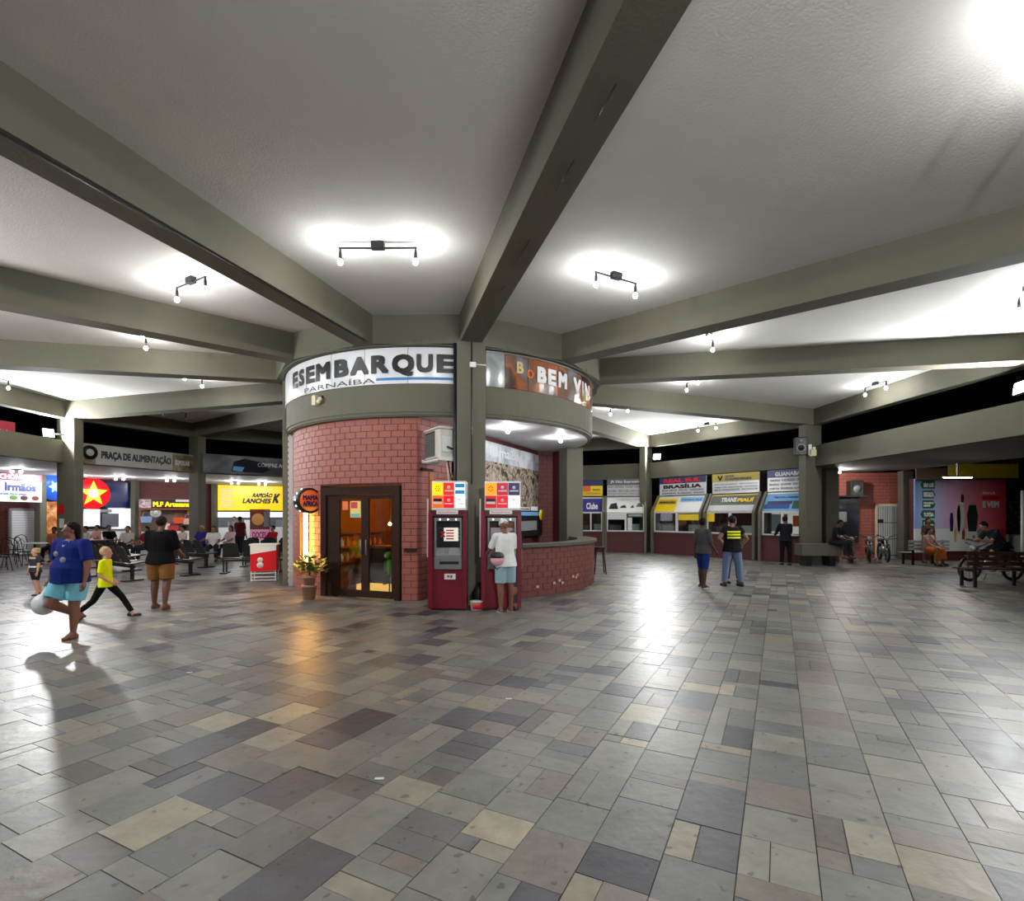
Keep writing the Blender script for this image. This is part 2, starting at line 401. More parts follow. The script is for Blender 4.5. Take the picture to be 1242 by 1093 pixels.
# ---------------------------------------------------------------- brick walls
BL, BH = .27, .132
def brick_arc(root, R, a0, a1, z0, z1, m, holes=(), outward=True, joint=.012, th=.03, limit=300):
    """bricks laid on a cylinder about the hall axis"""
    da = math.degrees(BL/R); rows = int(round((z1-z0)/BH)); bh = (z1-z0)/rows; out = []
    for i in range(rows):
        a = a0 - (da/2 if i % 2 else 0); zz0 = z0+i*bh+joint/2; zz1 = z0+(i+1)*bh-joint/2
        while a < a1:
            s = max(a, a0); e = min(a+da, a1); a += da
            segs = [(s, e)]
            for h0, h1, hz0, hz1 in holes:
                if zz1 > hz0+.02 and zz0 < hz1-.02:
                    n = []
                    for s_, e_ in segs:
                        if e_ <= h0 or s_ >= h1: n.append((s_, e_)); continue
                        if s_ < h0: n.append((s_, h0))
                        if e_ > h1: n.append((h1, e_))
                    segs = n
            for s_, e_ in segs:
                if e_-s_ < .5: continue
                j = math.degrees(joint/2/R); pr = random.uniform(0, .004)
                q = [pol(s_+j, R-th), pol(e_-j, R-th), pol(e_-j, R+pr), pol(s_+j, R+pr)]
                out.append((pol((s_+e_)/2, R), zz0, zz1, q))
    out.sort(key=lambda o: math.hypot(*o[0])); 
    def geo(b, o):
        q = o[3]; b.add([(*p, o[1]) for p in q]+[(*p, o[2]) for p in q], [(3,2,6,7),(0,3,7,4),(2,1,5,6),(4,7,6,5),(0,1,2,3)])
    for o in out[:limit]: b = MB(); geo(b, o); b.build('brick', m, root)
    if len(out) > limit:
        b = MB(); [geo(b, o) for o in out[limit:]]; b.build('brick', m, root, kind='stuff')
def arc_shell(b, R0, R1, a0, a1, z0, z1, n=24, mi=0):
    for i in range(n):
        s = a0+(a1-a0)*i/n; e = a0+(a1-a0)*(i+1)/n
        q = [pol(s,R0),pol(e,R0),pol(e,R1),pol(s,R1)]
        b.add([(*p,z0) for p in q]+[(*p,z1) for p in q], [(0,1,2,3),(7,6,5,4),(3,2,6,7),(1,0,4,5),(0,3,7,4),(2,1,5,6)], mi)
def brick_flat(root, P, Q, z0, z1, m, mm, th=.12, parts=0, joint=.012):
    """straight brick wall from P to Q (front faces right-hand side seen from P to Q ... towards the camera)"""
    P, Q = Vector(P), Vector(Q); L = (Q-P).length; d = (Q-P)/L; n = Vector((d.y, -d.x))
    rows = max(1, int(round((z1-z0)/BH))); bh = (z1-z0)/rows
    b = MB(); bk = MB(); c = [P, Q, Q-n*th, P-n*th]; bk.plate([tuple(x) for x in c], z0, z1); bk.build('backing', mm, root)
    for i in range(rows):
        s = -(BL/2 if i % 2 else 0)
        while s < L:
            a_, e_ = max(s, 0)+joint/2, min(s+BL, L)-joint/2; s += BL
            if e_-a_ < .03: continue
            q = [P+d*a_+n*.012, P+d*e_+n*.012, P+d*e_-n*.004, P+d*a_-n*.004]; zz0, zz1 = z0+i*bh+joint/2, z0+(i+1)*bh-joint/2
            b.add([(*p, zz0) for p in q]+[(*p, zz1) for p in q], [(0,1,5,4),(3,0,4,7),(1,2,6,5),(4,5,6,7),(0,3,2,1)])
    return b.build('brick', m, root, kind='stuff')
ZD = 3.66
RW = 3.80
aD0, _ = pxang(389, RW); aD1, _ = pxang(487, RW)
wd = thing('wall_kiosk', 'curved painted red brick wall of the round kiosk around the cafe door', None, kind='structure')
b = MB(); arc_shell(b, RW-.2, RW-.012, -68, aD0, 0, ZD, 10); arc_shell(b, RW-.2, RW-.012, aD1, -1, 0, ZD, 8); arc_shell(b, RW-.2, RW-.012, aD0, aD1, 2.32, ZD, 10)
b.build('backing', MORT, wd)
brick_arc(wd, RW, -68, -1, 0, ZD, BRICK, holes=[(aD0, aD1, 0, 2.32)])
p0 = pol(-1, RW); 
b = MB(); brick_flat(wd, p0, (-1.33, 11.55), 0, ZD, BRICK, MORT)
b = MB(); arc_shell(b, RW+.0, RW+.06, aD1+1, -1, .98, 1.04, 8); b.build('ledge', WOOD, wd)
# white shutter strip and back of the kiosk
b = MB(); arc_shell(b, RW-.02, RW+.10, -84, -66, 0, ZD, 4)
ws = b.build('wall_shutter', mat('shutter_white', (205,205,205), .5), kind='structure', label='narrow white corrugated shutter between column and brick wall')
b = MB()
for i in range(26): arc_shell(b, RW+.10, RW+.115, -83.6, -66.4, .08+i*.138, .15+i*.138, 3)
b.build('slat', MATS['shutter_white'], ws, kind='stuff')
b = MB(); arc_shell(b, RW-.15, RW-.05, 110, 276, 0, ZD, 24); b.build('wall_back', DKRED, kind='structure', label='hidden far side wall of the round kiosk')
# poster wall + pier
def wallseg(name, P, Q, z0, z1, th, m, lab):
    P, Q = Vector(P), Vector(Q); d = (Q-P).normalized(); n = Vector((d.y, -d.x))
    b = MB(); b.plate([tuple(P),tuple(Q),tuple(Q-n*th),tuple(P-n*th)], z0, z1); return b.build(name, m, kind='structure', label=lab)
def frame_for(P, Q):
    P, Q = Vector(P), Vector(Q); d = (Q-P); return (P.x, P.y, 0), math.atan2(d.y, d.x), d.length
PW0, PW1 = (-1.2, 11.75), (.80, 16.15)
loc, rz, L = frame_for(PW0, PW1)
pw = thing('wall_mural', 'partition wall behind the service counter carrying the city mural', None, loc, rz, kind='structure')
MB().box(0, L, 0, .1, 0, ZD).build('backing', DKRED, pw)
pm = printmat('aerial_city_print', [(.30,(56,50,48)),(.45,(104,92,82)),(.52,(196,180,158)),(.60,(120,108,98)),(.72,(214,212,210))], 2.2, .25, 2.2)
mural = thing('mural_poster', 'large mural with an aerial view of a river city behind the counter', 'poster', loc, rz)
MB().box(.9, L-.05, -.03, -.005, 1.95, ZD-.12).build('print', pm, mural)
MB().box(.9, L-.05, -.034, -.03, 3.05, ZD-.12).build('sky_print', printmat('sky_print',[(.3,(150,156,166)),(.6,(226,228,232)),(.8,(190,196,204))],1.5,.25), mural)
text('Parnaíba', 1.5, 3.3, 3.2, 3.46, BANNER, mural, y=-.036, bold=.02)
kit = thing('service_shelf', 'dark glazed display with blue and yellow edge below the mural', 'display', loc, rz)
MB().box(2.6, L-.3, -.25, -.01, 1.12, 1.78).build('cabinet', BLACKP, kit)
MB().box(2.6, L-.3, -.27, -.252, 1.70, 1.80).build('top_edge', SKYB, kit)
MB().box(2.7, L-.8, -.275, -.252, 1.28, 1.55).build('screen', GREYP, kit)
MB().lathe([(.0,-.02),(.16,-.02),(.16,0),(.0,0)], 18, (L-.5,-.29,1.72), axis='y').build('emblem', YEL, kit)
MB().box(L-.66, L-.34, -.3, -.295, 1.74, 1.86).build('emblem_band', SKYB, kit)
MB().box(2.8, 3.5, -.28, -.26, 1.84, 1.93).build('sign', WHITE, kit); text('RODOVIÁRIA', 2.85, 3.45, 1.865, 1.905, INK, kit, y=-.285)
MB().box(3.6, 4.1, -.28, -.26, 1.84, 1.96).build('sign', WHITE, kit)
pier = thing('wall_pier', 'red brick pier beside the mural', None, kind='structure'); brick_flat(pier, (.80,16.15), (1.25,16.15), 0, ZD, BRICKB, MORT, th=.4)
# ring band, banners, soffit
RD = 3.95
b = MB(); arc_shell(b, RD-.12, RD, 0, 360, ZD+.08, ZB, 72)
arc_shell(b, RD-.12, RD-.02, 0, 360, ZD+.02, ZD+.08, 72); arc_shell(b, RD-.12, RD-.05, 0, 360, ZD-.005, ZD+.02, 72)
band = b.build('wall_band', GREEN, kind='structure', label='olive painted band running round the top of the kiosk')
b = MB(); b.plate([pol(a, RD-.06) for a in range(0,360,6)], ZD, ZD+.06); b.build('ceiling', SOFF, kind='structure', label='white soffit under the band of the round kiosk')
def banner_panels(root, cuts, z0, z1, m, R=RD+.015, name='panel'):
    for i in range(len(cuts)-1):
        b = MB(); g = .0 if i else 0
        arc_shell(b, R-.01, R+random.uniform(.003,.010), pxang(cuts[i],RD)[0]+.08, pxang(cuts[i+1],RD)[0]-.08, z0, z1, 6); b.build(name, m, root)
ZBN0, ZBN1 = 4.29, 5.0
bn = thing('arrivals_banner', 'white DESEMBARQUE banner wrapped round the top of the kiosk', 'banner', (XC, YC-RD, ZBN0)); 
bn.location = (0,0,0)
banner_panels(bn, [352,373,403,443,495,552], ZBN0, ZBN1, BANNER)
b = MB(); arc_shell(b, RD, RD+.024, -78, pxang(352,RD)[0], ZBN0, ZBN1, 4); b.build('panel', BANNER, bn)
def cyl_text(s, x0, x1, z0, z1, m, root, bold=.03, R=RD+.032):
    a0, a1 = pxang(x0, RD)[0], pxang(x1, RD)[0]; uv, fs, _ = textmesh(s, bold)
    vs = [(*pol(a0+(a1-a0)*u, R+k_), z0+v*(z1-z0)) for u, v, k_ in uv]; b = MB(); b.add(vs, fs); return b.build('lettering', m, root)
for ch, x0, x1 in (('E',357,363.5),('S',364.5,371),('E',373,383.5),('M',385,402),('B',407,424),('A',426,448.5),('R',451,472.5),('Q',476,503),('U',505.5,525.5),('E',529.5,551)):
    cyl_text(ch, x0, x1, 4.50-(.07 if ch == 'Q' else 0), 4.86, INK if ch != 'U' else INK, bn, bold=.055)
cyl_text('PARNAÍBA', 371, 456, 4.315, 4.44, INK, bn, bold=.015)
b = MB(); arc_shell(b, RD+.02, RD+.03, pxang(457,RD)[0], pxang(551,RD)[0], 4.36, 4.41, 8); b.build('blue_stripe', mat('stripe_blue',(60,130,190)), bn)
b = MB(); arc_shell(b, RD+.0, RD+.04, -78, pxang(552,RD)[0], ZBN1, ZBN1+.015, 20); b.build('edge_rail', BLACK, bn)
wb = thing('welcome_banner', 'picture banner reading BEM VINDO round the right side of the kiosk', 'banner')
banner_panels(wb, [589,612], ZBN0, ZBN1, printmat('banner_lagoon', [(.3,(120,128,128)),(.5,(160,168,168)),(.7,(120,116,104))], 2, .15, .6))
banner_panels(wb, [612,640,676,717], ZBN0, ZBN1, printmat('banner_sunset', [(.30,(40,36,36)),(.42,(74,54,44)),(.50,(160,92,52)),(.58,(110,84,70)),(.70,(120,124,130))], 1.3, .2, .5))
b = MB(); arc_shell(b, RD+.0, RD+.045, pxang(589,RD)[0], 80, ZBN1-.03, ZBN1+.0, 12); b.build('edge_rail', STEEL, wb)
for ch, x0, x1, m in (('B',650.5,661.5,WHITE),('E',663.5,673,WHITE),('M',676,686,WHITE),('V',694,703,WHITE),('I',704.5,706,WHITE),('N',707.5,713,WHITE)): cyl_text(ch, x0, x1, 4.50, 4.84, m, wb, bold=.05)
cyl_text('B', 626, 634, 4.62, 4.86, mat('cream_print',(214,190,130)), wb); cyl_text('O', 638, 646, 4.55, 4.74, ORG, wb)
# service counter
ct = thing('wall_counter', 'curved low painted brick counter with a dark stone top', None, kind='structure')
RCN = 4.0
b = MB(); arc_shell(b, RCN-.14, RCN-.012, 13, 104, 0, 1.04, 24); b.build('backing', MORT, ct)
brick_arc(ct, RCN, 13, 104, 0, 1.04, BRICKB)
b = MB(); arc_shell(b, RCN-.42, RCN+.07, 12, 105, 1.04, 1.10, 30); b.build('counter_top', STONE, ct)
b = MB()
for a, z in ((43,.22),(45.5,.26),(47,.2),(53,.30),(55,.27),(56,.32),(36,.18)):
    arc_shell(b, RCN, RCN+.008, a-.45, a+.55, z, z+.055, 1)
b.build('paint_chip', mat('bare_plaster', (200,170,160), .9), ct, kind='stuff')
# ---------------------------------------------------------------- cafe door and room behind it
A0 = pol(aD0+.3, RW-.02); A1 = pol(aD1-.3, RW-.02)
loc, rz, L = frame_for(A0, A1)
dr = thing('door_1', 'dark wooden double glass door of the cafe', None, loc, rz, kind='structure')
b = MB(); b.box(0, .13, -.05, .12, 0, 2.3); b.box(L-.13, L, -.05, .12, 0, 2.3); b.box(.13, L-.13, -.05, .12, 2.13, 2.3); b.box(.13,.36,.0,.1,0,2.13)
b.build('door_frame', WOOD, dr)
lw = (L-.13-.36)/2
for i in range(2):
    x0 = .36+i*lw
    b = MB(); s = .09
    b.box(x0, x0+s, .0, .05, .02, 2.12); b.box(x0+lw-s, x0+lw, .0, .05, .02, 2.12); b.box(x0+s, x0+lw-s, .0, .05, .02, .16); b.box(x0+s, x0+lw-s, .0, .05, 2.04, 2.12)
    lf = b.build('door_leaf', WOOD, dr)
    MB().box(x0+s, x0+lw-s, .02, .03, .16, 2.04).build('pane', GLASS, lf)
    hx = x0+lw-s+.02 if i == 0 else x0+s-.03
    MB().tube([(hx,-.05,.9),(hx,-.05,1.2)], .012, 8).build('door_handle', STEEL, lf)
pst = thing('window_poster', 'orange and cream paper sign taped inside the left cafe door', 'poster', loc, rz)
MB().box(.52,.66,.012,.018,1.82,2.0).build('sheet', ORG, pst); 
p2_ = thing('window_poster', 'cream and red card with a teal strip inside the cafe door', 'poster', loc, rz)
MB().box(.72,.98,.012,.018,1.66,2.0).build('sheet', mat('cream_card',(240,214,120),.5), p2_)
MB().box(.74,.9,.008,.012,1.85,1.98).build('red_block', RED, p2_); MB().box(.74,.96,.008,.012,1.67,1.74).build('teal_strip', mat('teal_print',(120,190,190)), p2_)
# room
rm = thing('wall_cafe', 'warm timber lined cafe room seen through the door', None, loc, rz, kind='structure')
WARMW = mat('cafe_wall', (176,104,50), .7, noise=.2, nscale=4)
MB().box(-.3, L+.3, 2.6, 2.7, 0, 2.6).build('panel', WARMW, rm)
MB().box(-.4, -.3, .3, 2.7, 0, 2.6).build('panel', WARMW, rm); MB().box(L+.3, L+.4, .45, 2.7, 0, 2.6).build('panel', WARMW, rm)
MB().box(-.4, L+.4, .16, 2.7, 2.6, 2.66).build('panel', WOOD, rm); MB().box(-.3, L+.3, .14, 2.6, .0, .01).build('panel', WOODL, rm)
bar = thing('cafe_bar', 'dark timber bar inside the cafe', 'bar', loc, rz)
MB().box(.2, L-.15, 1.2, 1.6, 0, .95).build('body', WOOD, bar); MB().box(.15, L-.1, 1.15, 1.65, .95, 1.0).build('top', WOODL, bar)
sh = thing('bottle_shelf', 'timber shelf of jars at the back of the cafe', 'shelf', loc, rz)
for z in (1.05, 1.4, 1.75): MB().box(.3, L-.2, 2.3, 2.58, z, z+.03).build('shelf_board', WOODL, sh)
AMB = mat('amber_glass', (230,150,50), .2, noise=.2); 
for z in (1.08, 1.43):
    for i in range(9):
        x = .45+i*(L-.8)/9+random.uniform(-.03,.03); h = random.uniform(.14,.26)
        o = MB().lathe([(.045,0),(.05,.02),(.05,h*.6),(.02,h*.8),(.02,h)], 8, (0,0,0)).build('bottle', [AMB, WHITE, ORG][i % 3], None, loc=(0,0,0))
        ca, sa = math.cos(rz), math.sin(rz); o.location = (loc[0]+ca*x-sa*2.44, loc[1]+sa*x+ca*2.44, z)
        tag(o, 'small bottle on the cafe back shelf', 'bottle', 'bottles on the cafe shelf')
sh2 = thing('bottle_shelf', 'timber side shelf of jars along the left wall of the cafe', 'shelf', loc, rz)
for z in (.62, .95, 1.28): MB().box(-.3, -.04, .45, 2.5, z, z+.03).build('shelf_board', WOODL, sh2)
for z in (.65, .98):
    for i in range(9):
        h = random.uniform(.14,.24); ca, sa = math.cos(rz), math.sin(rz); x, y = -.15, .6+i*.21
        o = MB().lathe([(.045,0),(.05,.02),(.05,h*.6),(.02,h*.8),(.02,h)], 8).build('bottle', [AMB, WHITE, AMB, ORG][i % 4])
        o.location = (loc[0]+ca*x-sa*y, loc[1]+sa*x+ca*y, z); tag(o, 'small jar or bottle on the side shelf of the cafe', 'bottle', 'bottles on the cafe side shelf')
WARMM = emat('warm_lamp', (255,190,90), 70*WARM/60)
def in_fr(loc, rz, x, y, z): ca, sa = math.cos(rz), math.sin(rz); return (loc[0]+ca*x-sa*y, loc[1]+sa*x+ca*y, z)
for i, (x, y, z, lab) in enumerate(((.75,1.4,1.5,'left'),(1.35,1.2,1.62,'right'),(1.2,.8,2.3,'front ceiling'),(.6,2.1,2.2,'rear ceiling'))):
    t = thing('cafe_lamp', 'warm pendant bulb hanging inside the cafe, %s one' % lab, 'lamp', in_fr(loc, rz, x, y, 0))
    MB().tube([(0,0,2.6),(0,0,z+.05)], .005, 5).build('cord', BLACK, t); MB().ball((0,0,z), .035, 8, 6).build('bulb', WARMM, t)
mt = thing('display_box', 'lit golden display box standing on the cafe floor', 'box', loc, rz)
for x0,x1 in ((.5,.98),(1.12,1.6)): MB().box(x0,x1,.5,.8,.05,.2).build('light_panel', emat('gold_panel',(255,190,90),1.4), mt)
pr = thing('parrot_figure', 'green parrot shaped figure standing behind the right cafe door', 'figure', in_fr(loc, rz, 1.42, .4, 0), rz)
GP = mat('parrot_green', (90,170,40), .5)
b = MB(); b.ball((0,0,.62),(.10,.09,.17),10,8); b.ball((-.02,-.02,.86),(.085,.08,.085),10,8); b.build('body', GP, pr)
b = MB(); b.ball((-.02,-.11,.86),(.03,.045,.035),8,6); b.build('beak', WHITE, pr)
for s in (-1,1): MB().ball((s*.11,.01,.6),(.03,.07,.15),8,6).build('wing', mat('wing_dark',(20,60,30)), pr)
MB().tube([(0,.06,.5),(.06,.14,.2)], [.05,.02], 6).build('tail', MATS['wing_dark'], pr); MB().lathe([(.09,0),(.09,.02),(.015,.03),(.015,.45)],10).build('stand', BLACK, pr)

# round sign, led tube, plant
a_, Y_ = pxang(372, RW); sx, sy = at(373, Y_-.36)
sg = thing('round_sign', 'round orange light box sign above the glowing tube by the cafe door', 'sign', (sx, sy, 0), R_(46))
zc = zat(607.5, sy)
MB().lathe([(.0,.13),(.26,.13),(.275,.10),(.275,-.10),(.26,-.13),(0,-.13)], 28, (0,0,zc), axis='y').build('case', BLACK, sg)
MB().lathe([(.0,-.135),(.225,-.135),(.225,-.128),(0,-.128)], 28, (0,0,zc), axis='y').build('face', mat('orange_face',(206,86,34),.4,emit=.35), sg)
text('MAMA', -.165, .165, zc+.01, zc+.12, NAVY, sg, y=-.142, bold=.05); text('AFRICA', -.165, .165, zc-.12, zc-.01, NAVY, sg, y=-.142, bold=.05)
b = MB(); b.face([(-.14,zc-.14),(.14,zc-.14),(.10,zc-.19),(0,zc-.22),(-.10,zc-.19)], -.138,-.135); b.build('lower_field', mat('gold_face',(220,140,50),.4,emit=.4), sg)
for i in range(5):
    t = R_(120+i*28); MB().ball((.277*math.cos(t),-.02,zc+.277*math.sin(t)),.022,8,6).build('bulb', emat('sign_bulb',(255,240,220),3), sg)
MB().tube([(0,.13,zc),(-.1,.2,zc),(-.22,.22,zc)],.03,6).build('bracket', BLACK, sg)
lt = thing('light_tube', 'glowing warm vertical tube on the wall left of the cafe door', 'lamp', (*pol(pxang(374,RW)[0], RW+.03), 0), R_(pxang(374,RW)[0]))
MB().lathe([(.045,.70),(.05,.72),(.05,1.74),(.045,1.76)], 12, (.0,-.03,0)).build('tube', emat('warm_tube',(255,186,84),80), lt)
MB().box(-.04,.04,.0,.05,.9,1.8).build('backplate', BLACK, lt)
wb_ = thing('wood_board', 'orange lit timber board on the wall beside the glowing tube', 'board', (*pol(pxang(364,RW)[0], RW+.02), 0), R_(pxang(364,RW)[0]))
MB().box(-.13,.10,-.01,.02,.35,1.75).build('plank', WOODL, wb_)
TERR = mat('terracotta', (172,128,106), .8, noise=.12)
px_, py_ = at(375, 10.75)
pot = thing('potted_plant', 'bushy green plant in two stacked terracotta pots beside the cafe door', 'plant', (px_, py_, 0))
MB().lathe([(.115,0),(.145,.24),(.155,.24),(.155,.29),(.13,.29),(.13,.27)], 16).build('pot', TERR, pot)
MB().lathe([(.10,.27),(.125,.43),(.14,.43),(.14,.48),(.1,.48)], 16).build('pot', TERR, pot)
LEAF = mat('plant_leaf', (58,110,44), .5, noise=.3, nscale=20)
b = MB(); rr = random.Random(5)
for i in range(300):
    th = rr.uniform(0, 6.28); el = rr.uniform(-.3, 1.3); r = rr.uniform(.08, .33)
    c = Vector((math.cos(th)*math.cos(el)*r, math.sin(th)*math.cos(el)*r*.8, .60+math.sin(el)*r))
    d = Vector((math.cos(th), math.sin(th), rr.uniform(-.4,.8))).normalized(); s = d.cross(Vector((0,0,1))).normalized()*.045
    b.add([c, c+d*.05+s, c+d*.12, c+d*.05-s, c+d*.05+Vector((0,0,-.006))], [(0,1,2,3),(0,1,4),(1,2,4),(2,3,4),(3,0,4)])
b.build('leaves', LEAF, pot, kind='stuff'); MB().tube([(0,0,.42),(.03,.0,.7)], .015, 6).build('stem', WOOD, pot)

# ---------------------------------------------------------------- cash machines
def atm(x0, x1, Y, lab, v):
    W = (x1-x0)/FPX*Y; X0 = (x0-CX)/FPX*Y; t = thing('cash_machine', lab, 'cash machine', (X0, Y, 0), 0)
    prof = [(0,.03),(0,.95),(.10,1.03),(.10,1.66),(.0,1.74),(.0,1.80),(.44,1.80),(.44,.03)]
    MB().prism(prof, 0, W).build('cabinet', ATMR, t)
    MB().box(.02,W-.02,.03,.43,0,.03).build('plinth', BLACK, t)
    for s in (0, 1):
        q = [(-.05,.03),(-.05,.92),(-.03,1.70),(0,1.78),(.02,.03)]
        MB().prism([(a*.8,z) for a,z in q], -.012 if s == 0 else W-.06, .06 if s == 0 else W+.012).build('side_cheek', ATMR, t)
    MB().box(-.045,-.02,.02,.06,.95,2.0).build('edge_lamp', mat('pale_strip',(214,190,190),.4), t)
    MB().box(.035,W-.035,-.012,0,1.685,1.80).build('header', ATMD, t)
    MB().box(.20*W,.78*W,-.02,-.012,1.785-.06,1.80-.005).build('name_plate', WHITE, t)
    text('Banco24Horas', .25*W, .72*W, 1.745, 1.775, RED, t, y=-.022, bold=.01)
    # light box
    z0, z1 = 1.82, 2.31
    bx = MB().bbox(.05,W-.0,-.02,.40,z0-.02,z1+.01,.012).build('light_box', WHITE, t)
    cw = (W-.07)/3; ch = (z1-z0-.03)/2
    cols = [[(250,205,20),(200,44,30),(236,240,244)],[(214,94,24),(224,20,26),(248,248,248)]] if v == 0 else [[(250,150,20),(170,18,44),(24,22,66)],[(178,22,30),(206,16,40),(250,250,250)]]
    for r in range(2):
        for c in range(3):
            m_ = mat('lightbox_%d%d%d'%(v,r,c), cols[r][c], .3, emit=PANEL*.55)
            x = .062+c*cw; z = z1-.012-(r+1)*ch
            MB().box(x,x+cw-.012,-.028,-.02,z,z+ch-.012).build('advert_tile', m_, bx)
            cx, cz = x+cw*.47, z+ch*.5
            if (r,c)==(0,2) and v==0:
                for q in (0,1): MB().box(x+.01,x+cw-.02,-.031,-.028,z+.02+q*ch*.5,z+ch*.38+q*ch*.5).build('mark', mat('cyan_print',(20,130,190),.4,emit=.4), bx)
            elif (r,c)==(0,0):
                b = MB()
                for i in range(6): tt=R_(i*60+30*v); b.ball((cx+.035*math.cos(tt),-.03,cz+.045*math.sin(tt)),(.012,.003,.014),6,4)
                b.build('mark', INK if v else ORG, bx)
            elif (r,c)==(1,0): MB().box(x+.02,x+cw-.03,-.031,-.028,z+ch*.5,z+ch*.72).build('mark', INK, bx); MB().box(x+.02,x+cw-.03,-.031,-.028,z+ch*.3,z+ch*.48).build('mark', WHITE, bx)
            elif (r,c)==(1,2): text('24h\nrede', x+.02, x+cw-.03, z+.05, z+ch-.06, INKG, bx, y=-.03, bold=.0)
            else:
                b = MB(); b.lathe([(0,-.031),(.03,-.031),(.03,-.028),(0,-.028)], 12, (cx,0,cz+.02), axis='y'); b.box(x+.02,x+cw-.03,-.031,-.028,cz-.05,cz-.03); b.build('mark', WHITE, bx)
    # fascia
    fx0, fx1 = .15*W, .88*W
    f = MB(); f.box(fx0,fx1,-.035,.09,1.60,1.66); f.box(fx0,fx0+.03,-.035,.09,.98,1.6); f.box(fx1-.03,fx1,-.035,.09,.98,1.6); f.box(fx0,fx1,-.045,.0,.74,.97); f.build('bezel', STEEL, t)
    for i in range(3): MB().ball((fx0+.1+i*(fx1-fx0-.2)/2,-.03,1.63),.018,8,6).build('bezel_light', emat('small_light',(255,255,255),2.5), t)
    MB().box(fx0+.03,fx1-.03,.06,.1,1.0,1.6).build('recess', BLACKP, t)
    scr = MB().box(fx0+.05,fx1-.07,.035,.06,1.24,1.48).build('screen', mat('screen_glow_%d'%v,(214,210,200) if v==0 else (120,110,112),.3,emit=.7), t)
    if v == 0:
        MB().box(fx0+.05,fx0+.16,.03,.035,1.24,1.48).build('screen_block', INK, scr)
        for i in range(4): MB().box(fx0+.2,fx0+.34,.03,.035,1.27+i*.05,1.295+i*.05).build('screen_line', RED, scr)
        text('X', fx0+.10, fx0+.19, 1.31, 1.41, RED, scr, y=.028, bold=.05)
    b = MB()
    for i in range(4): b.box(fx1-.062,fx1-.04,.04,.06,1.25+i*.06,1.28+i*.06)
    b.build('side_key', GREYP, t)
    b = MB(); b.add([(fx0+.03,-.04,.99),(fx1-.03,-.04,.99),(fx1-.03,.06,1.12),(fx0+.03,.06,1.12),(fx0+.03,-.04,.96),(fx1-.03,-.04,.96),(fx1-.03,.06,.96),(fx0+.03,.06,.96)],[(0,1,2,3),(7,6,5,4),(0,4,5,1),(1,5,6,2),(2,6,7,3),(3,7,4,0)])
    b.build('key_shelf', GREYP, t)
    b = MB()
    for i in range(3):
        for j in range(4): b.box(fx0+.17+i*.03,fx0+.192+i*.03,-.035+j*.022,-.018+j*.022,.995+j*.03,1.012+j*.03)
    b.build('keypad', STEEL, t)
    MB().box(fx0+.09,fx1-.05,-.052,-.04,.83,.88).build('cash_slot', BLACK, t); MB().box(fx1-.10,fx1-.04,.02,.05,1.13,1.2).build('card_reader', BLACK, t)
    MB().box(.42*W,.72*W,-.055,-.042,.56,.66).build('label_plate', WHITE, t); text('R$', .5*W, .64*W, .585, .635, INK, t, y=-.058)
    return t
atm(520.5, 565.5, 9.47, 'maroon cash machine on the left, free, with lit bank panel on top', 0)
atm(584.5, 631.5, 9.52, 'maroon cash machine on the right, used by the man in the white T-shirt', 1)
x_, y_ = gp(578, 740); t = thing('paint_bucket', 'small white bucket with red print between the two cash machines', 'bucket', (x_, y_, 0))
MB().lathe([(.10,0),(.12,.15),(.125,.15),(.125,.165),(.11,.165)], 16).build('pail', WHITE, t); MB().lathe([(.106,.03),(.119,.12)], 16, (0.012,-.006,0)).build('red_band', RED, t)
t = thing('waste_bag', 'black rubbish bag in the dark gap behind the white bucket', 'bag', (x_+.02, y_+.3, 0))
b = MB(); b.ball((0,0,.2),(.13,.10,.2),12,9); b.ball((.0,0,.42),(.05,.05,.06),8,6); b.build('sack', BLACKP, t)

# ---------------------------------------------------------------- air conditioner outdoor unit
Yac = 10.45; ac = thing('air_conditioner', 'white air conditioner outdoor unit on a bracket high on the brick wall', 'air conditioner', (at(529, Yac)[0]+.06, Yac-.05, 0), R_(-58))
zt, zb_ = zat(521, Yac), zat(557, Yac)
MB().bbox(-.36,.36,-.15,.15,zb_,zt-.04,.02).build('case', mat('ac_white',(214,212,200),.5), ac); MB().bbox(-.38,.38,-.17,.17,zt-.04,zt,.015).build('lid', MATS['ac_white'], ac)
b = MB(); [b.box(-.3,.14,-.165,-.15,zb_+.04+i*.028,zb_+.052+i*.028) for i in range(16)]; b.build('grille', GREYP, ac)
MB().box(-.31,.15,-.157,-.15,zb_+.03,zt-.07).build('grille_back', BLACKP, ac)
MB().box(.36,.385,-.1,.08,zb_+.1,zb_+.4).build('side_cover', WHITE, ac)
b = MB(); b.box(-.42,.42,-.2,-.16,zb_-.07,zb_-.03); b.box(-.42,.42,.12,.16,zb_-.07,zb_-.03); b.box(-.42,-.38,-.2,.16,zb_-.07,zb_-.0); b.box(.38,.42,-.2,.4,zb_-.07,zb_-.0); b.build('bracket', WHITE, ac)
b = MB(); b.tube([(.38,0,zb_+.2),(.45,.1,zb_+.15),(.5,.3,zb_+.3)],.02,6); b.tube([(.2,.1,zb_),(.25,.12,zb_-.3),(.35,.2,zb_-.6)],.014,6); b.build('pipe', BLACKP, ac)
MB().tube([(.3,.0,zb_),(.38,.02,zb_-.25),(.36,.05,zb_-.5)],.012,6).build('hose', WHITE, ac)

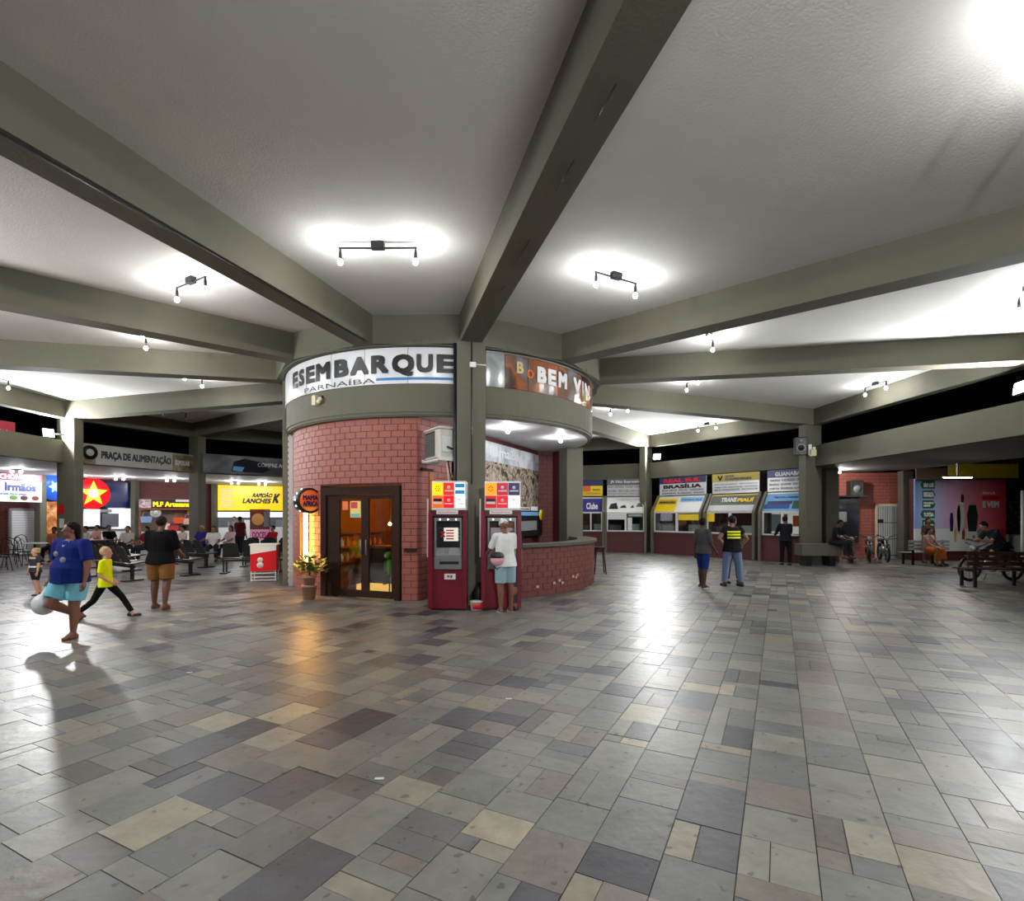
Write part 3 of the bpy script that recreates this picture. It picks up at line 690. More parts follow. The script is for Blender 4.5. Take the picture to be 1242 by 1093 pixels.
# emergency lights on the band
for x, y, lab in ((388,486,'left, under the DESEMBARQUE banner'),(708,482,'right, under the BEM VINDO banner')):
    a, Y = pxang(x, RD); t = thing('emergency_light', 'small twin emergency lamp on the kiosk band, %s' % lab, 'lamp', (*pol(a, RD), 0), R_(a))
    z = zat(y, Y); MB().box(-.14,-.02,-.1,0,z-.1,z+.1).build('battery_box', mat('cream_plastic',(206,196,160),.4), t)
    for i in (0,1): MB().ball((.06+.05*i,-.08,z-.04+.05*i),.045,8,6).build('lamp_head', mat('lamp_lens',(240,232,200),.2), t)
    MB().box(.0,.12,-.04,0,z+.04,z+.09).build('arm', BLACK, t)

# ---------------------------------------------------------------- ceiling lights
def ceiling_light(a, r, lab, lit=True, ln=.85):
    x, y = pol(a, r); zc = zbot(r)+H2-.012
    t = thing('track_light', lab, 'ceiling light', (x, y, zc), R_(a), group='twin bulb bars on the ceiling')
    MB().bbox(-.09,.09,-.045,.045,-.09,.012,.006).build('driver_box', BLACK, t)
    MB().box(-ln/2,ln/2,-.012,.012,-.085,-.065).build('bar', BLACK, t)
    for s in (-1,1):
        MB().lathe([(.014,-.085),(.022,-.14),(.022,-.235)], 8, (s*(ln/2-.02),0,0)).build('socket', BLACK, t)
        if lit:
            bu = MB().ball((s*(ln/2-.02),0,-.27), (.034,.034,.042), 8, 6).build('bulb', BULBM, t)
        else: MB().ball((s*(ln/2-.02),0,-.27), (.034,.034,.042), 8, 6).build('bulb', WHITE, t)
def mid(k, k2): return (ANG[k]+ANG[k2])/2
L2_ = [(-1,0,6.9,1.1,'twin bulb bar on the ceiling above the DESEMBARQUE banner'),(0,1,6.9,.85,'twin bulb bar on the ceiling above the BEM VINDO banner'),
 (-2,-1,6.7,.85,'twin bulb bar seen end-on between the two nearest left beams'),(-3,-2,6.7,.85,'twin bulb bar between the second and third left beams'),(-4,-3,6.7,.85,'twin bulb bar by the olive column left of the kiosk'),
 (1,2,6.8,.85,'twin bulb bar below the near right beam, close to the kiosk'),(2,3,6.8,.85,'twin bulb bar between the second and third right beams, near the kiosk'),(3,4,6.8,.85,'twin bulb bar right of the kiosk edge over the far aisle'),
 (2,3,12.0,.85,'twin bulb bar out by the ring above the loudspeaker column'),(3,4,11.9,.85,'twin bulb bar above the BRASÍLIA ticket window'),(1,2,11.7,.85,'twin bulb bar at the right edge under the long beam'),
 (0,1,12.0,.85,'twin bulb bar on the ceiling to the upper right'),(-4,-3,11.9,.85,'twin bulb bar at the far left edge over the food hall'),(4,5,6.8,.85,'twin bulb bar behind the round kiosk'),(-2,-1,12,.85,'twin bulb bar out to the left of the walking family')]
for k, k2, r, ln, lab in L2_: ceiling_light(mid(k,k2), r, lab, True, ln)
ceiling_light(mid(-5,-4), 11.0, 'unlit twin bulb bar in the dim far left ceiling bay', False)
# floodlights on the columns
def flood(k, z, lab, px=None):
    x, y = pol(ANG[k], {0:16.3,2:ROUT-.45}.get(k, ROUT-.76), 0)
    if px: x, y = at(*px)
    t = thing('floodlight', lab, 'floodlight', (x, y, z), R_(ANG[k]))
    # local -y faces away from the axis after the half turn, so aim the lamp along +y
    tilt = R_(9); c, s = math.cos(tilt), math.sin(tilt)
    rot = lambda v: (v[0], v[1]*c - v[2]*s, v[1]*s + v[2]*c)
    def pb(x0,x1,y0,y1,z0,z1,n,m): b = MB(); b.box(x0,x1,y0,y1,z0,z1); b.v = [rot(v) for v in b.v]; return b.build(n, m, t)
    pb(-.17,.17,-.05,.03,-.13,.13,'housing',BLACK); pb(-.15,.15,.03,.034,-.11,.11,'lens',FLOODM)
    MB().box(-.03,.03,-.24,-.03,-.03,.03).build('bracket', BLACK, t)
    if px:
        cx_, cy_ = pol(ANG[k], ROUT-.3); v = Vector((cx_-x, cy_-y, 0)); v.rotate(Matrix.Rotation(-R_(ANG[k]), 3, 'Z'))
        MB().tube([(0,-.1,0), tuple(v)], .025, 6).build('arm', BLACK, t)
flood(-4, 4.34, 'bright floodlight on the column left of the food hall banner', (58, 16.9))
flood(4, 4.38, 'bright floodlight on the slim column above the ticket windows', (797, 24.1))
flood(2, 4.36, 'bright floodlight at the right edge of the hall')
flood(0, 4.36, 'floodlight on the column behind the photographer')
flood(-2, 4.36, 'floodlight on the column to the near left')
# soffit lamps over the service counter
for x, Y in ((616, 11.7), (680, 13.2)):
    xx, yy = at(x, Y); t = thing('soffit_lamp', 'round lamp under the kiosk soffit, %s' % ('near the column' if x < 650 else 'over the counter end'), 'lamp', (xx, yy, ZD))
    MB().lathe([(.05,0),(.05,-.03),(.03,-.05)], 12).build('holder', WHITE, t); MB().ball((0,0,-.09), .045, 10, 7).build('bulb', SPOTM, t)

# ---------------------------------------------------------------- ticket windows
def line_pt(x, fwd=.5, P=(6.36,24.77), Q=(10.72,18.71)):
    P, Q = Vector(P), Vector(Q); d = (Q-P).normalized(); n = Vector((-d.y, d.x)); 
    if n.y > 0: n = -n
    P = P+n*fwd; Q = Q+n*fwd; t = (x-CX)/FPX
    s = (t*P.y-P.x)/((Q.x-P.x)-t*(Q.y-P.y)); return tuple(P+(Q-P)*s)
KP2, KQ2 = (1.2, 25.6), (6.1, 24.55)
VIN = mat('ticket_room', (66,60,56), .8)
def booth(x0, x1, P, Q, lab, top, slope_fn, win_fn, redtop=False):
    A, B = line_pt(x0, .45, P, Q), line_pt(x1, .45, P, Q); loc, rz, L = frame_for(A, B)
    t = thing('ticket_booth', lab, 'ticket booth', loc, rz)
    b = MB(); b.box(0, L, 0, .12, 0, .93); wl = b.build('base_wall', DKRED, t)
    MB().box(-.0, L, -.1, .35, .93, .97).build('counter_top', STONE if not redtop else BLACK, t)
    for s in (0, 1):
        x = 0 if s == 0 else L-.10
        MB().prism([(-.12,0),(-.12,1.85),(.38,2.62),(.42,2.62),(.42,0)], x, x+.10).build('side_cheek', GREEN, t)
    MB().box(.1, L-.1, 1.35, 1.45, 0, 3.4).build('back_wall', VIN, t)
    m = (.10, L-.10)
    MB().add([(m[0],.0,1.85),(m[1],.0,1.85),(m[1],.42,2.56),(m[0],.42,2.56),(m[0],.04,1.82),(m[1],.04,1.82),(m[1],.46,2.53),(m[0],.46,2.53)],[(0,1,2,3),(7,6,5,4),(0,4,5,1),(2,6,7,3),(0,3,7,4),(1,5,6,2)]).build('sloped_sign', top['slope'], t)
    MB().box(m[0],m[1],.40,.44,2.60,3.40).build('upper_sign', top['board'], t)
    if 'head' in top: MB().box(m[0],m[1],.385,.40,top.get('hz',3.12),3.40).build('sign_header', top['head'], t)
    b = MB(); b.box(m[0],m[1],.02,.06,.97,1.02); b.box(m[0],m[1],.02,.06,1.80,1.85); b.box(m[0],m[0]+.05,.02,.06,1.02,1.8); b.box(m[1]-.05,m[1],.02,.06,1.02,1.8); b.box(L*.48,L*.53,.02,.06,1.02,1.8)
    f = b.build('window_frame', WHITE, t); MB().box(m[0]+.05,m[1]-.05,.035,.045,1.02,1.8).build('pane', GLASS, f)
    slope_fn(t, m, L); win_fn(t, m, L)
    return t
def lines(t, x0, x1, z0, n, dz, h, m, y=.395, words=None):
    for i in range(n): text((words or ['SÃO LUÍS  FORTALEZA  TERESINA  BELÉM','BACABAL  CAXIAS  TIANGUÁ  SOBRAL'])[i % 2 if not words else i], x0, x1, z0-i*dz, z0-i*dz+h, m, t, y=y, bold=.02)
def S(t, m, z0, z1, s, mm, x0, x1, b=.03):   # lettering on the sloped sign
    g = lambda z: (z-1.85)/.71*.42-.012
    text(s, m[0]+(m[1]-m[0])*x0, m[0]+(m[1]-m[0])*x1, z0, z1, mm, t, y=0, bold=b, tilt=(g(z0), g(z1)))
def slab(t, m, x0, x1, z0, z1, mm, name='printed_field', off=.008):
    g = lambda z: (z-1.85)/.71*.42-off; a, b_ = m[0]+(m[1]-m[0])*x0, m[0]+(m[1]-m[0])*x1
    MB().add([(a,g(z0),z0),(b_,g(z0),z0),(b_,g(z1),z1),(a,g(z1),z1),(a,g(z0)+.006,z0),(b_,g(z0)+.006,z0),(b_,g(z1)+.006,z1),(a,g(z1)+.006,z1)],[(0,1,2,3),(0,4,5,1),(2,6,7,3)]).build(name, mm, t)
def win_dark(t, m, L):
    MB().box(.2,L*.4,.5,.8,.97,1.25).build('desk_item', GREYP, t); MB().box(L*.6,L*.85,.5,.75,.97,1.3).build('desk_item', WHITE, t)
# booth 1 (JR Dias) and 0 (yellow/purple)
def s0(t,m,L): slab(t,m,0,1,1.87,2.5,mat('violet_print',(52,44,120),.4)); S(t,m,2.0,2.3,'Clube',WHITE,.3,.8); MB().box(m[0],m[1],.36,.40,2.62,3.1).build('yellow_sign', YEL, t); MB().box(m[0],m[0]+.5,.35,.36,2.85,3.1).build('orange_field', ORG, t); text('PROMOÇÃO', m[0]+.6,m[1]-.1,2.85,2.98,NAVY,t,y=.345); lines(t,m[0]+.3,m[1]-.1,2.72,1,.1,.07,ORG,y=.345)
booth(700,733,KP2,KQ2,'ticket booth with yellow and violet signs at the far end by the counter',dict(slope=MATS.get('x',WHITE),board=NAVY),s0,win_dark)
def s1(t,m,L):
    S(t,m,2.4,2.47,'passagens aéreas e rodoviárias',INK,.3,.95,.0); 
    b = MB(); g = lambda z: (z-1.85)/.71*.42-.012
    for (x0,z0,w_,h_) in ((.04,2.0,.28,.3),(.34,2.05,.2,.14),(.62,2.05,.12,.14),(.78,2.1,.2,.2)):
        a=m[0]+(m[1]-m[0])*x0; b.add([(a,g(z0),z0),(a+w_*1.6,g(z0),z0),(a+w_*1.3,g(z0+h_),z0+h_),(a+.1,g(z0+h_*.8),z0+h_*.8)],[(0,1,2,3)])
    b.build('bus_drawing', INK, t)
    text('JR Dias Expressivo', m[0]+.15,m[1]-.1,3.2,3.34,WHITE,t,y=.38); 
    lines(t,m[0]+.05,m[1]-.05,3.0,2,.19,.11,INKG,words=['BELÉM  CAPANEMA  TUCURUÍ  ICOARACI','BACABAL  SANTA INÊS  SANTA LUZIA']); lines(t,m[0]+.05,m[1]-.05,2.72,2,.09,.045,INKG,y=.395)
def w1(t,m,L): win_dark(t,m,L); MB().box(m[0]+.05,L*.48,.0,.02,1.52,1.8).build('poster', WHITE, t); MB().box(L*.55,m[1]-.05,.0,.02,1.62,1.8).build('poster', GRN, t); MB().box(L*.55,L*.66,.0,.02,1.03,1.6).build('poster', WHITE, t); text('EXPRESSO', L*.58,m[1]-.1,1.67,1.75,WHITE,t,y=-.005)
booth(733.5,784,KP2,KQ2,'ticket booth with grey destination board left of the slim column',dict(slope=WHITE,board=mat('pale_board',(206,206,208)),head=INKG),s1,w1)
KP, KQ = (6.36,24.77), (10.72,18.71)
def s2(t,m,L):
    slab(t,m,0,.45,1.87,2.45,YEL); slab(t,m,.03,.42,2.2,2.38,GOLD); slab(t,m,.5,.97,2.3,2.5,SKYB); S(t,m,2.34,2.44,'Compre aqui',NAVY,.53,.93,.02); S(t,m,2.23,2.34,'PROMOÇÃO',INK,.05,.4,.03)
    text('REAL SUL', m[0]+.25,m[1]-.25,3.16,3.33,RED,t,y=.375,bold=.06); text('BRASÍLIA', m[0]+.22,m[1]-.22,2.9,3.1,INK,t,y=.392,bold=.07)
    lines(t,m[0]+.15,m[1]-.1,2.78,2,.13,.08,INKG,words=['BOA VISTA  PICOS  TERESINA','BARREIRAS  FLORIANO  BALSAS'])
def w2(t,m,L): win_dark(t,m,L); MB().box(L*.54,m[1]-.05,.0,.02,1.5,1.76).build('poster', YEL, t)
booth(791,852,KP,KQ,'ticket booth with the BRASÍLIA board',dict(slope=WHITE,board=BANNER,head=NAVY),s2,w2)
def s3(t,m,L):
    slab(t,m,0.02,.98,1.87,2.5,mat('dark_olive_print',(50,54,38),.4)); S(t,m,2.24,2.42,'TRANS',WHITE,.24,.58,.05); S(t,m,2.24,2.42,'PIAUÍ',YEL,.60,.93,.05); slab(t,m,.02,.98,1.88,2.12,mat('pale_board',(206,206,208)),off=.014); S(t,m,1.95,2.05,'fretamento e turismo',INKG,.3,.9,.0)
    slab(t,m,0,1,2.5,2.56,GOLD); text('NOVA', m[0]+.6,m[0]+1.0,3.24,3.34,INKG,t,y=.37,bold=.05); text('ITAPEMIRIM', m[0]+.6,m[1]-.3,3.12,3.22,INKG,t,y=.37,bold=.05); text('V', m[0]+.25,m[0]+.5,3.12,3.32,INK,t,y=.37,bold=.1)
    lines(t,m[0]+.1,m[1]-.05,2.93,3,.11,.07,INKG,words=['RIO DE JANEIRO  SÃO PAULO','FEIRA DE SANTANA  VITÓRIA','BELO HORIZONTE  SALVADOR'])
def w3(t,m,L): win_dark(t,m,L); MB().box(m[0],m[0]+.35,.0,.02,1.45,1.8).build('poster', YEL, t)
booth(854.5,917,KP,KQ,'ticket booth with the gold headed board behind the man in the striped vest',dict(slope=WHITE,board=BANNER,head=GOLD,hz=3.08),s3,w3)
def s4(t,m,L):
    slab(t,m,0,1,1.87,2.5,SKYB); 
    bp = mat('bus_blue_print',(24,70,140),.4); slab(t,m,.02,.66,1.95,2.12,bp,off=.014); slab(t,m,.08,.7,2.12,2.24,NAVY,off=.014); slab(t,m,.72,.98,1.95,2.24,GRN,off=.014); S(t,m,2.32,2.43,'Viaje com a Guanabara',NAVY,.2,.85,.02)
    text('GUANABARA', m[0]+.3,m[1],3.16,3.32,WHITE,t,y=.375,bold=.05)
    lines(t,m[0]+.08,m[1]-.02,2.97,3,.15,.1,INKG,words=['TERESINA  FORTALEZA  SÃO LUÍS','BRASÍLIA  GOIÂNIA  SÃO PAULO','outros destinos consulte'])
LITW = mat('lit_office', (232,226,214), .6, emit=.55)
def w4(t,m,L):
    MB().box(m[0]+.05,m[1]-.05,.6,.64,1.02,1.8).build('lit_back', LITW, t); MB().box(m[0]+.1,m[0]+.5,.5,.56,1.1,1.75).build('poster', mat('pale_blue_paper',(176,196,200),.5), t); MB().box(L*.62,m[1]-.1,.4,.5,1.3,1.7).build('poster', ORG, t); MB().box(L*.40,L*.46,.5,.56,1.1,1.75).build('poster', INKG, t)
booth(921,977,KP,KQ,'ticket booth with the blue bus picture beside the loudspeaker column',dict(slope=WHITE,board=BANNER,head=mat('lilac_print',(86,88,140),.4)),s4,w4,True)
# loudspeaker and cctv on column 3
x_, y_ = at(971, 18.2); z_ = zat(541, 18.2)
sp = thing('loudspeaker', 'black round faced loudspeaker high on the column beside the ticket windows', 'loudspeaker', (x_, y_, z_), R_(-20))
MB().bbox(-.2,.2,-.12,.14,-.3,.3,.03).build('case', BLACKP, sp); MB().lathe([(.0,-.14),(.14,-.14),(.16,-.12),(.0,-.12)],18,(0,0,-.08),axis='y').build('cone_ring', GREYP, sp); MB().lathe([(.0,-.15),(.1,-.15),(.1,-.13),(.0,-.13)],16,(0,0,-.08),axis='y').build('cone', BLACK, sp); MB().lathe([(.0,-.14),(.05,-.14),(.05,-.12),(0,-.12)],12,(0,0,.16),axis='y').build('tweeter', GREYP, sp)
x_, y_ = at(985.5, 18.1); z_ = zat(549, 18.1)
t = thing('emergency_light', 'small pale emergency lamp beside the loudspeaker', 'lamp', (x_, y_, z_)); MB().box(-.09,.09,-.08,.02,-.12,.1).build('battery_box', MATS['cream_plastic'], t); MB().ball((0,-.09,.14),.05,8,6).build('lamp_head', MATS['lamp_lens'], t); MB().box(-.02,.02,.0,.45,-.05,.3).build('arm', BLACK, t)
t = thing('bulkhead_light', 'small dark bulkhead lamp on the right parapet band', 'lamp', (10.66, 14.0, 3.85), R_(90)); MB().box(-.14,.14,-.05,.12,-.08,.08).build('case', BLACKP, t); MB().box(-.1,.1,-.06,-.05,-.03,.05).build('lens', WHITE, t)
t.rotation_euler = (0,0,R_(-90)); t.location = (pol(92, ROUT*.985-.15)[0], 14.4, 3.9)
# ---------------------------------------------------------------- right dark corner
wr = thing('wall_right', 'red painted brick wall in the waiting corner', None, kind='structure')
brick_flat(wr, (11.6,21.7), (15.55,21.2), 0, ZF0, BRICK, MORT)
loc, rz, L = frame_for((11.6,21.6), (15.55,21.1)); 
def wx(x, P, Q):   # distance along P-Q of the photo column x
    P, Q = Vector(P), Vector(Q); t = (x-CX)/FPX; return (t*P.y-P.x)/((Q.x-P.x)-t*(Q.y-P.y))*(Q-P).length
RP, RQ = (11.6,21.6), (15.55,21.1)
d0, d1 = wx(1063,RP,RQ), wx(1088,RP,RQ)
t = thing('door_2', 'white barred gate door in the red brick wall', None, loc, rz, kind='structure')
b = MB(); b.box(d0-.06,d0,-.08,-.0,0,2.14); b.box(d1,d1+.06,-.08,0,0,2.14); b.box(d0-.06,d1+.06,-.08,0,2.08,2.16); b.build('door_frame', MATS['cream_plastic'], t)
MB().box(d0,d1,-.03,-.015,0,2.08).build('door_panel', WHITE, t)
for i in range(9): x = d0+(i+.5)*(d1-d0)/9; MB().box(x-.012,x+.012,-.07,-.045,.02,2.06).build('bar', GREYP, t)
for z in (.1,.75,1.4): MB().box(d0,d1,-.065,-.05,z,z+.03).build('rail', BLACK, t)
MB().box(d0+.02,d0+.22,-.09,-.04,1.42,1.55).build('lock_box', BLACK, t)
d0, d1 = wx(1008,RP,RQ), wx(1040,RP,RQ)
t = thing('bus_poster', 'dark poster picturing the front of a bus beside the column', 'poster', loc, rz)
MB().box(d0,d1,-.08,-.02,.6,2.5).build('board', printmat('night_poster',[(.3,(20,22,32)),(.5,(44,48,62)),(.7,(90,92,104))],1.2,.3,.5), t)
b = MB(); b.face([(d0+.1,.75),(d1-.25,.75),(d1-.15,1.35),(d1-.45,1.95),(d0+.15,2.0)],-.095,-.08); b.build('bus_shape', mat('bus_dark',(26,30,34),.3), t)
MB().box(d0+.2,d1-.5,-.10,-.095,.86,.95).build('bumper', WHITE, t); MB().box(d0+.2,d1-.45,-.10,-.095,1.45,1.85).build('windscreen', GREYP, t)
t = thing('loudspeaker', 'black box loudspeaker on a shelf above the bus poster', 'loudspeaker', loc, rz); dx = wx(1033,RP,RQ)
MB().bbox(dx-.24,dx+.24,-.45,-.05,2.5,3.1,.03).build('case', BLACKP, t); MB().box(d0,dx+.4,-.5,-.02,2.44,2.5).build('shelf', BLACK, t); MB().lathe([(0,-.47),(.15,-.47),(.15,-.45),(0,-.45)],16,(dx,0,2.75),axis='y').build('cone', GREYP, t)
t = thing('concrete_column', 'dark olive column left of the destinations mural', 'column', (*at(1098,20.6),0), kind='structure'); MB().bbox(-.2,.2,-.15,.15,0,ZF0,.01).build('shaft', GREEN2, t)
t = thing('concrete_column', 'deep olive pier under the canopy behind the loudspeaker column', 'column', (*at(1006,19.6),0), kind='structure'); MB().bbox(-.24,.24,-.2,.2,0,ZF0,.01).build('shaft', GREEN2, t)
x_, y_ = at(1018, 19.9); t = thing('canopy_lamp', 'bare bulb lamp under the canopy in front of the red brick wall', 'lamp', (x_, y_, ZF0)); MB().lathe([(.05,0),(.05,-.04)],10).build('holder', BLACK, t); MB().ball((0,0,-.09),.05,10,7).build('bulb', emat('corner_lamp',(250,244,240),2000), t)
# destinations mural
Ym = 19.9; P, Q = at(1109,Ym), at(1219,Ym); loc, rz, L = frame_for(P, Q)
mu = thing('advert_board', 'large travel mural with green destination arrows', 'billboard', loc, rz)
gm = bpy.data.materials.new('mural_print'); gm.use_nodes = True; MATS['mural_print'] = gm; nt = gm.node_tree; pb = nt.nodes['Principled BSDF']; pb.inputs['Roughness'].default_value = .35
tc = nt.nodes.new('ShaderNodeTexCoord'); sx_ = nt.nodes.new('ShaderNodeSeparateXYZ'); nt.links.new(tc.outputs['Object'], sx_.inputs[0]); mr = nt.nodes.new('ShaderNodeMapRange'); mr.inputs['From Max'].default_value = L; nt.links.new(sx_.outputs['X'], mr.inputs['Value'])
cr = nt.nodes.new('ShaderNodeValToRGB'); nt.links.new(mr.outputs[0], cr.inputs[0]); nt.links.new(cr.outputs[0], pb.inputs['Base Color'])
for i, (p_, c_) in enumerate([(0,(120,150,196)),(.25,(170,170,204)),(.5,(214,150,176)),(.75,(222,110,120)),(1,(196,50,60))]):
    e = cr.color_ramp.elements[i] if i < 2 else cr.color_ramp.elements.new(p_); e.position = p_; e.color = srgb(c_)
MB().box(0,L,-.04,.04,1.2,3.08).build('print', gm, mu); MB().box(0,L*.86,-.04,.04,.36,1.2).build('print', mat('mural_white',(204,206,204),.4), mu)
MB().box(L*.86,L,-.04,.04,.36,1.2).build('print', mat('mural_red',(170,40,50),.4), mu)
MB().box(0,L,.05,.25,0,3.08).build('backing', DKRED, mu)
for i, (s, flip) in enumerate((('SÃO LUÍS',1),('FORTALEZA',0),('PAULINO\nNEVES',0),('TUTÓIA',1),('JIJOCA DE\nJERICOACOARA',0),('',1),('',0))):
    z = 2.86-i*.37; h = .15
    if i >= 5: z = 2.86-5*.37+.02-(i-5)*.24; h = .09
    pts = [(.22,z-h),(.62,z-h),(.70,z),(.62,z+h),(.22,z+h)] if not flip else [(.22,z-h),(.68,z-h),(.68,z+h),(.22,z+h),(.14,z)]
    pts = [(p[0]*1.0+.05, p[1]) for p in pts]
    ar = MB(); ar.face(pts, -.055, -.042); ar = ar.build('arrow_sign', GRN, mu)
    if s: text(s, .30, .68, z-h*.6, z+h*.6, WHITE, ar, y=-.06, bold=.04)
text('PRA LÁ', L*.74, L*.88, 2.5, 2.62, WHITE, mu, y=-.046, bold=.05); MB().box(L*.74,L*.94,-.046,-.041,2.3,2.44).build('red_bar', RED, mu); text('E VEM', L*.74, L*.92, 2.0, 2.24, WHITE, mu, y=-.046, bold=.07)
# travellers printed on it (flat cut shapes)
def blob(cx, w_, z0, z1, m, name='figure_print'):
    MB().face([(cx-w_*.35,z0),(cx+w_*.35,z0),(cx+w_*.5,z0+(z1-z0)*.6),(cx+w_*.3,z1),(cx-w_*.3,z1),(cx-w_*.5,z0+(z1-z0)*.6)],-.046,-.041).build(name, m, mu)
blob(L*.47,.22,1.0,2.1,mat('sand_print',(206,180,160))); blob(L*.50,.3,1.1,2.2,mat('dress_print',(190,196,186))); blob(L*.63,.42,1.1,2.1,mat('dark_green_print',(20,34,34))); blob(L*.40,.14,1.1,1.8,NAVY); blob(L*.44,.1,.7,1.2,GOLD); blob(L*.53,.12,.8,1.2,mat('rust_print',(140,50,30))); blob(L*.52,.12,2.2,2.5,mat('hair_print',(40,24,20))); blob(L*.72,.26,.9,1.2,GREYP)
t = thing('yellow_banner', 'yellow banner hanging over the travel mural', 'banner', (*at(1150,18.9),0)); MB().box(0,2.5,-.02,.02,3.05,3.55).build('cloth', mat('yellow_cloth',(170,150,40),.6,noise=.2), t); MB().box(-1.1,2.2,.05,.1,2.98,3.4).build('cloth', mat('brown_cloth',(70,52,30),.7), t)
t = thing('sign_lamp', 'small strip lamp lighting the travel mural from above', 'lamp', (*at(1162,17.5),0))
MB().box(-.5,.5,-.05,.05,2.96,3.0).build('housing', BLACK, t); MB().box(-.45,.45,-.03,.04,2.95,2.96).build('tube', emat('mural_lamp',(250,246,240),230), t); MB().box(-.02,.02,.0,.06,3.0,3.43).build('rod', BLACK, t)
# bench at right, planter slab by column
def slat_bench(loc, rz, n, lab, W=1.5, m=WOOD, leg=BLACK):
    t = thing('slatted_bench', lab, 'bench', loc, rz)
    for i in range(3): MB().bbox(-W/2,W/2,-.02,.02,.52+i*.12,.61+i*.12,.006).build('slat', m, t)
    for i in range(4): MB().bbox(-W/2,W/2,.06+i*.11,.15+i*.11,.41,.44,.006).build('slat', m, t)
    for s in (-1, 1):
        b = MB(); b.box(s*(W/2-.2)-.03,s*(W/2-.2)+.03,.02,.07,0,.86); b.box(s*(W/2-.2)-.03,s*(W/2-.2)+.03,.42,.47,0,.41); b.box(s*(W/2-.2)-.03,s*(W/2-.2)+.03,.02,.5,.36,.41); b.build('leg', leg, t)
    return t
slat_bench((11.55, 12.4, 0), R_(-4), 3, 'dark wooden slatted bench at the right edge in front of the motorcycle', 1.6)
def motorcycle(loc, rz, lab, col=BLACKP):
    t = thing('motorcycle', lab, 'motorcycle', loc, rz)
    for x in (-.62, .62):
        w_ = MB(); 
        R0 = .29; vs = [];
        for i in range(20):
            a = 2*math.pi*i/20
            for j in range(6):
                c = 2*math.pi*j/6; r = R0+.045*math.cos(c); vs.append((x+r*math.cos(a), .04*math.sin(c), .335+r*math.sin(a)))
        fs = [(i*6+j,((i+1)%20)*6+j,((i+1)%20)*6+(j+1)%6,i*6+(j+1)%6) for i in range(20) for j in range(6)]
        w_.add(vs, fs, 0, True); wo = w_.build('wheel', BLACK, t)
        b = MB(); [b.tube([(x,0,.335),(x+.28*math.cos(a),0,.335+.28*math.sin(a))],.012,4) for a in [k*math.pi/4 for k in range(8)]]; b.build('spokes', STEEL, wo)
    b = MB(); b.tube([(-.62,.06,.335),(-.42,.04,.86)],.025,6); b.tube([(-.62,-.06,.335),(-.42,-.04,.86)],.025,6); b.build('fork', STEEL, t)
    b = MB(); b.tube([(-.42,0,.88),(-.42,-.3,1.0)],.015,6); b.tube([(-.42,0,.88),(-.42,.3,1.0)],.015,6); b.build('handlebar', BLACK, t)
    b = MB(); b.ball((-.12,0,.74),(.27,.13,.12),12,8); b.build('tank', col, t)
    b = MB(); b.ball((.3,0,.76),(.38,.13,.06),12,8); b.build('saddle', BLACK, t)
    b = MB(); b.ball((.0,0,.42),(.2,.13,.18),10,7); b.tube([(.1,-.14,.3),(.7,-.16,.34)],[.03,.045],8); b.tube([(.62,0,.335),(0,0,.42),(-.36,0,.8)],.03,6); b.build('engine', STEEL if col is BLACKP else BLACKP, t)
    MB().ball((-.5,0,.86),(.07,.09,.09),10,7).build('headlamp', STEEL, t)
    MB().ball((.66,0,.62),(.12,.06,.04),8,6).build('mudguard', col, t); MB().ball((-.62,0,.66),(.14,.06,.03),8,6).build('mudguard', col, t)
    MB().tube([(.0,.12,.2),(.1,.28,.01)],.012,5).build('side_stand', STEEL, t)
    return t
motorcycle((12.35, 13.6, 0), R_(6), 'dark motorcycle behind the slatted bench with its rider bent over a phone')
motorcycle((12.3, 19.2, 0), R_(62), 'black motorcycle parked against the column under the canopy')
motorcycle((13.05, 19.3, 0), R_(58), 'dark motorcycle parked in front of the barred gate', mat('bike_red',(70,14,18),.3))
motorcycle((13.8, 19.6, 0), R_(66), 'black motorcycle parked just left of the seated women')
t = thing('concrete_seat', 'low grey concrete seat block at the foot of the loudspeaker column', 'bench', (*at(985,17.9),0)); MB().bbox(-.45,.9,-.2,.3,.35,.75,.02).build('slab', GREEN2, t); MB().box(-.3,-.1,-.15,.25,0,.35).build('leg', BLACK, t); MB().box(.5,.7,-.15,.25,0,.35).build('leg', BLACK, t)
slat_bench((14.3, 18.1, 0), R_(5), 3, 'pale metal slatted bench under the seated women', 1.5, GREYP)
# night tree and car behind
t = thing('garden_tree', 'lime green lit shrub outside at the right edge', 'tree', (*at(1233,25),0)); b = MB(); rr = random.Random(8)
for i in range(260):
    c = Vector((rr.gauss(0,.35), rr.gauss(0,.3), 1.62+rr.gauss(0,.34))); d = Vector((rr.uniform(-1,1),rr.uniform(-1,1),rr.uniform(-1,1))).normalized(); s = d.orthogonal().normalized()*.05
    b.add([c, c+d*.07+s, c+d*.16, c+d*.07-s], [(0,1,2,3)])
b.build('leaves', mat('lime_leaf',(150,190,60),.6), t, kind='stuff'); MB().tube([(0,0,0),(.05,0,1.4)],[.06,.03],7).build('trunk', WOOD, t)
t = thing('car', 'pale parked car outside at the right edge', 'car', (21.3, 20.5, 0), R_(10))
b = MB(); b.prism([(-.8,.3),(-.85,.8),(-.8,.95),(.8,.95),(.85,.8),(.8,.3)],-2,2); b.build('body', mat('car_white',(170,172,176),.3), t)
MB().add([(-1.2,-.75,.95),(1.4,-.75,.95),(1.4,.75,.95),(-1.2,.75,.95),(-.6,-.6,1.45),(1.0,-.6,1.45),(1.0,.6,1.45),(-.6,.6,1.45)],[(0,1,5,4),(1,2,6,5),(2,3,7,6),(3,0,4,7),(4,5,6,7)]).build('cabin', BLACKP, t)
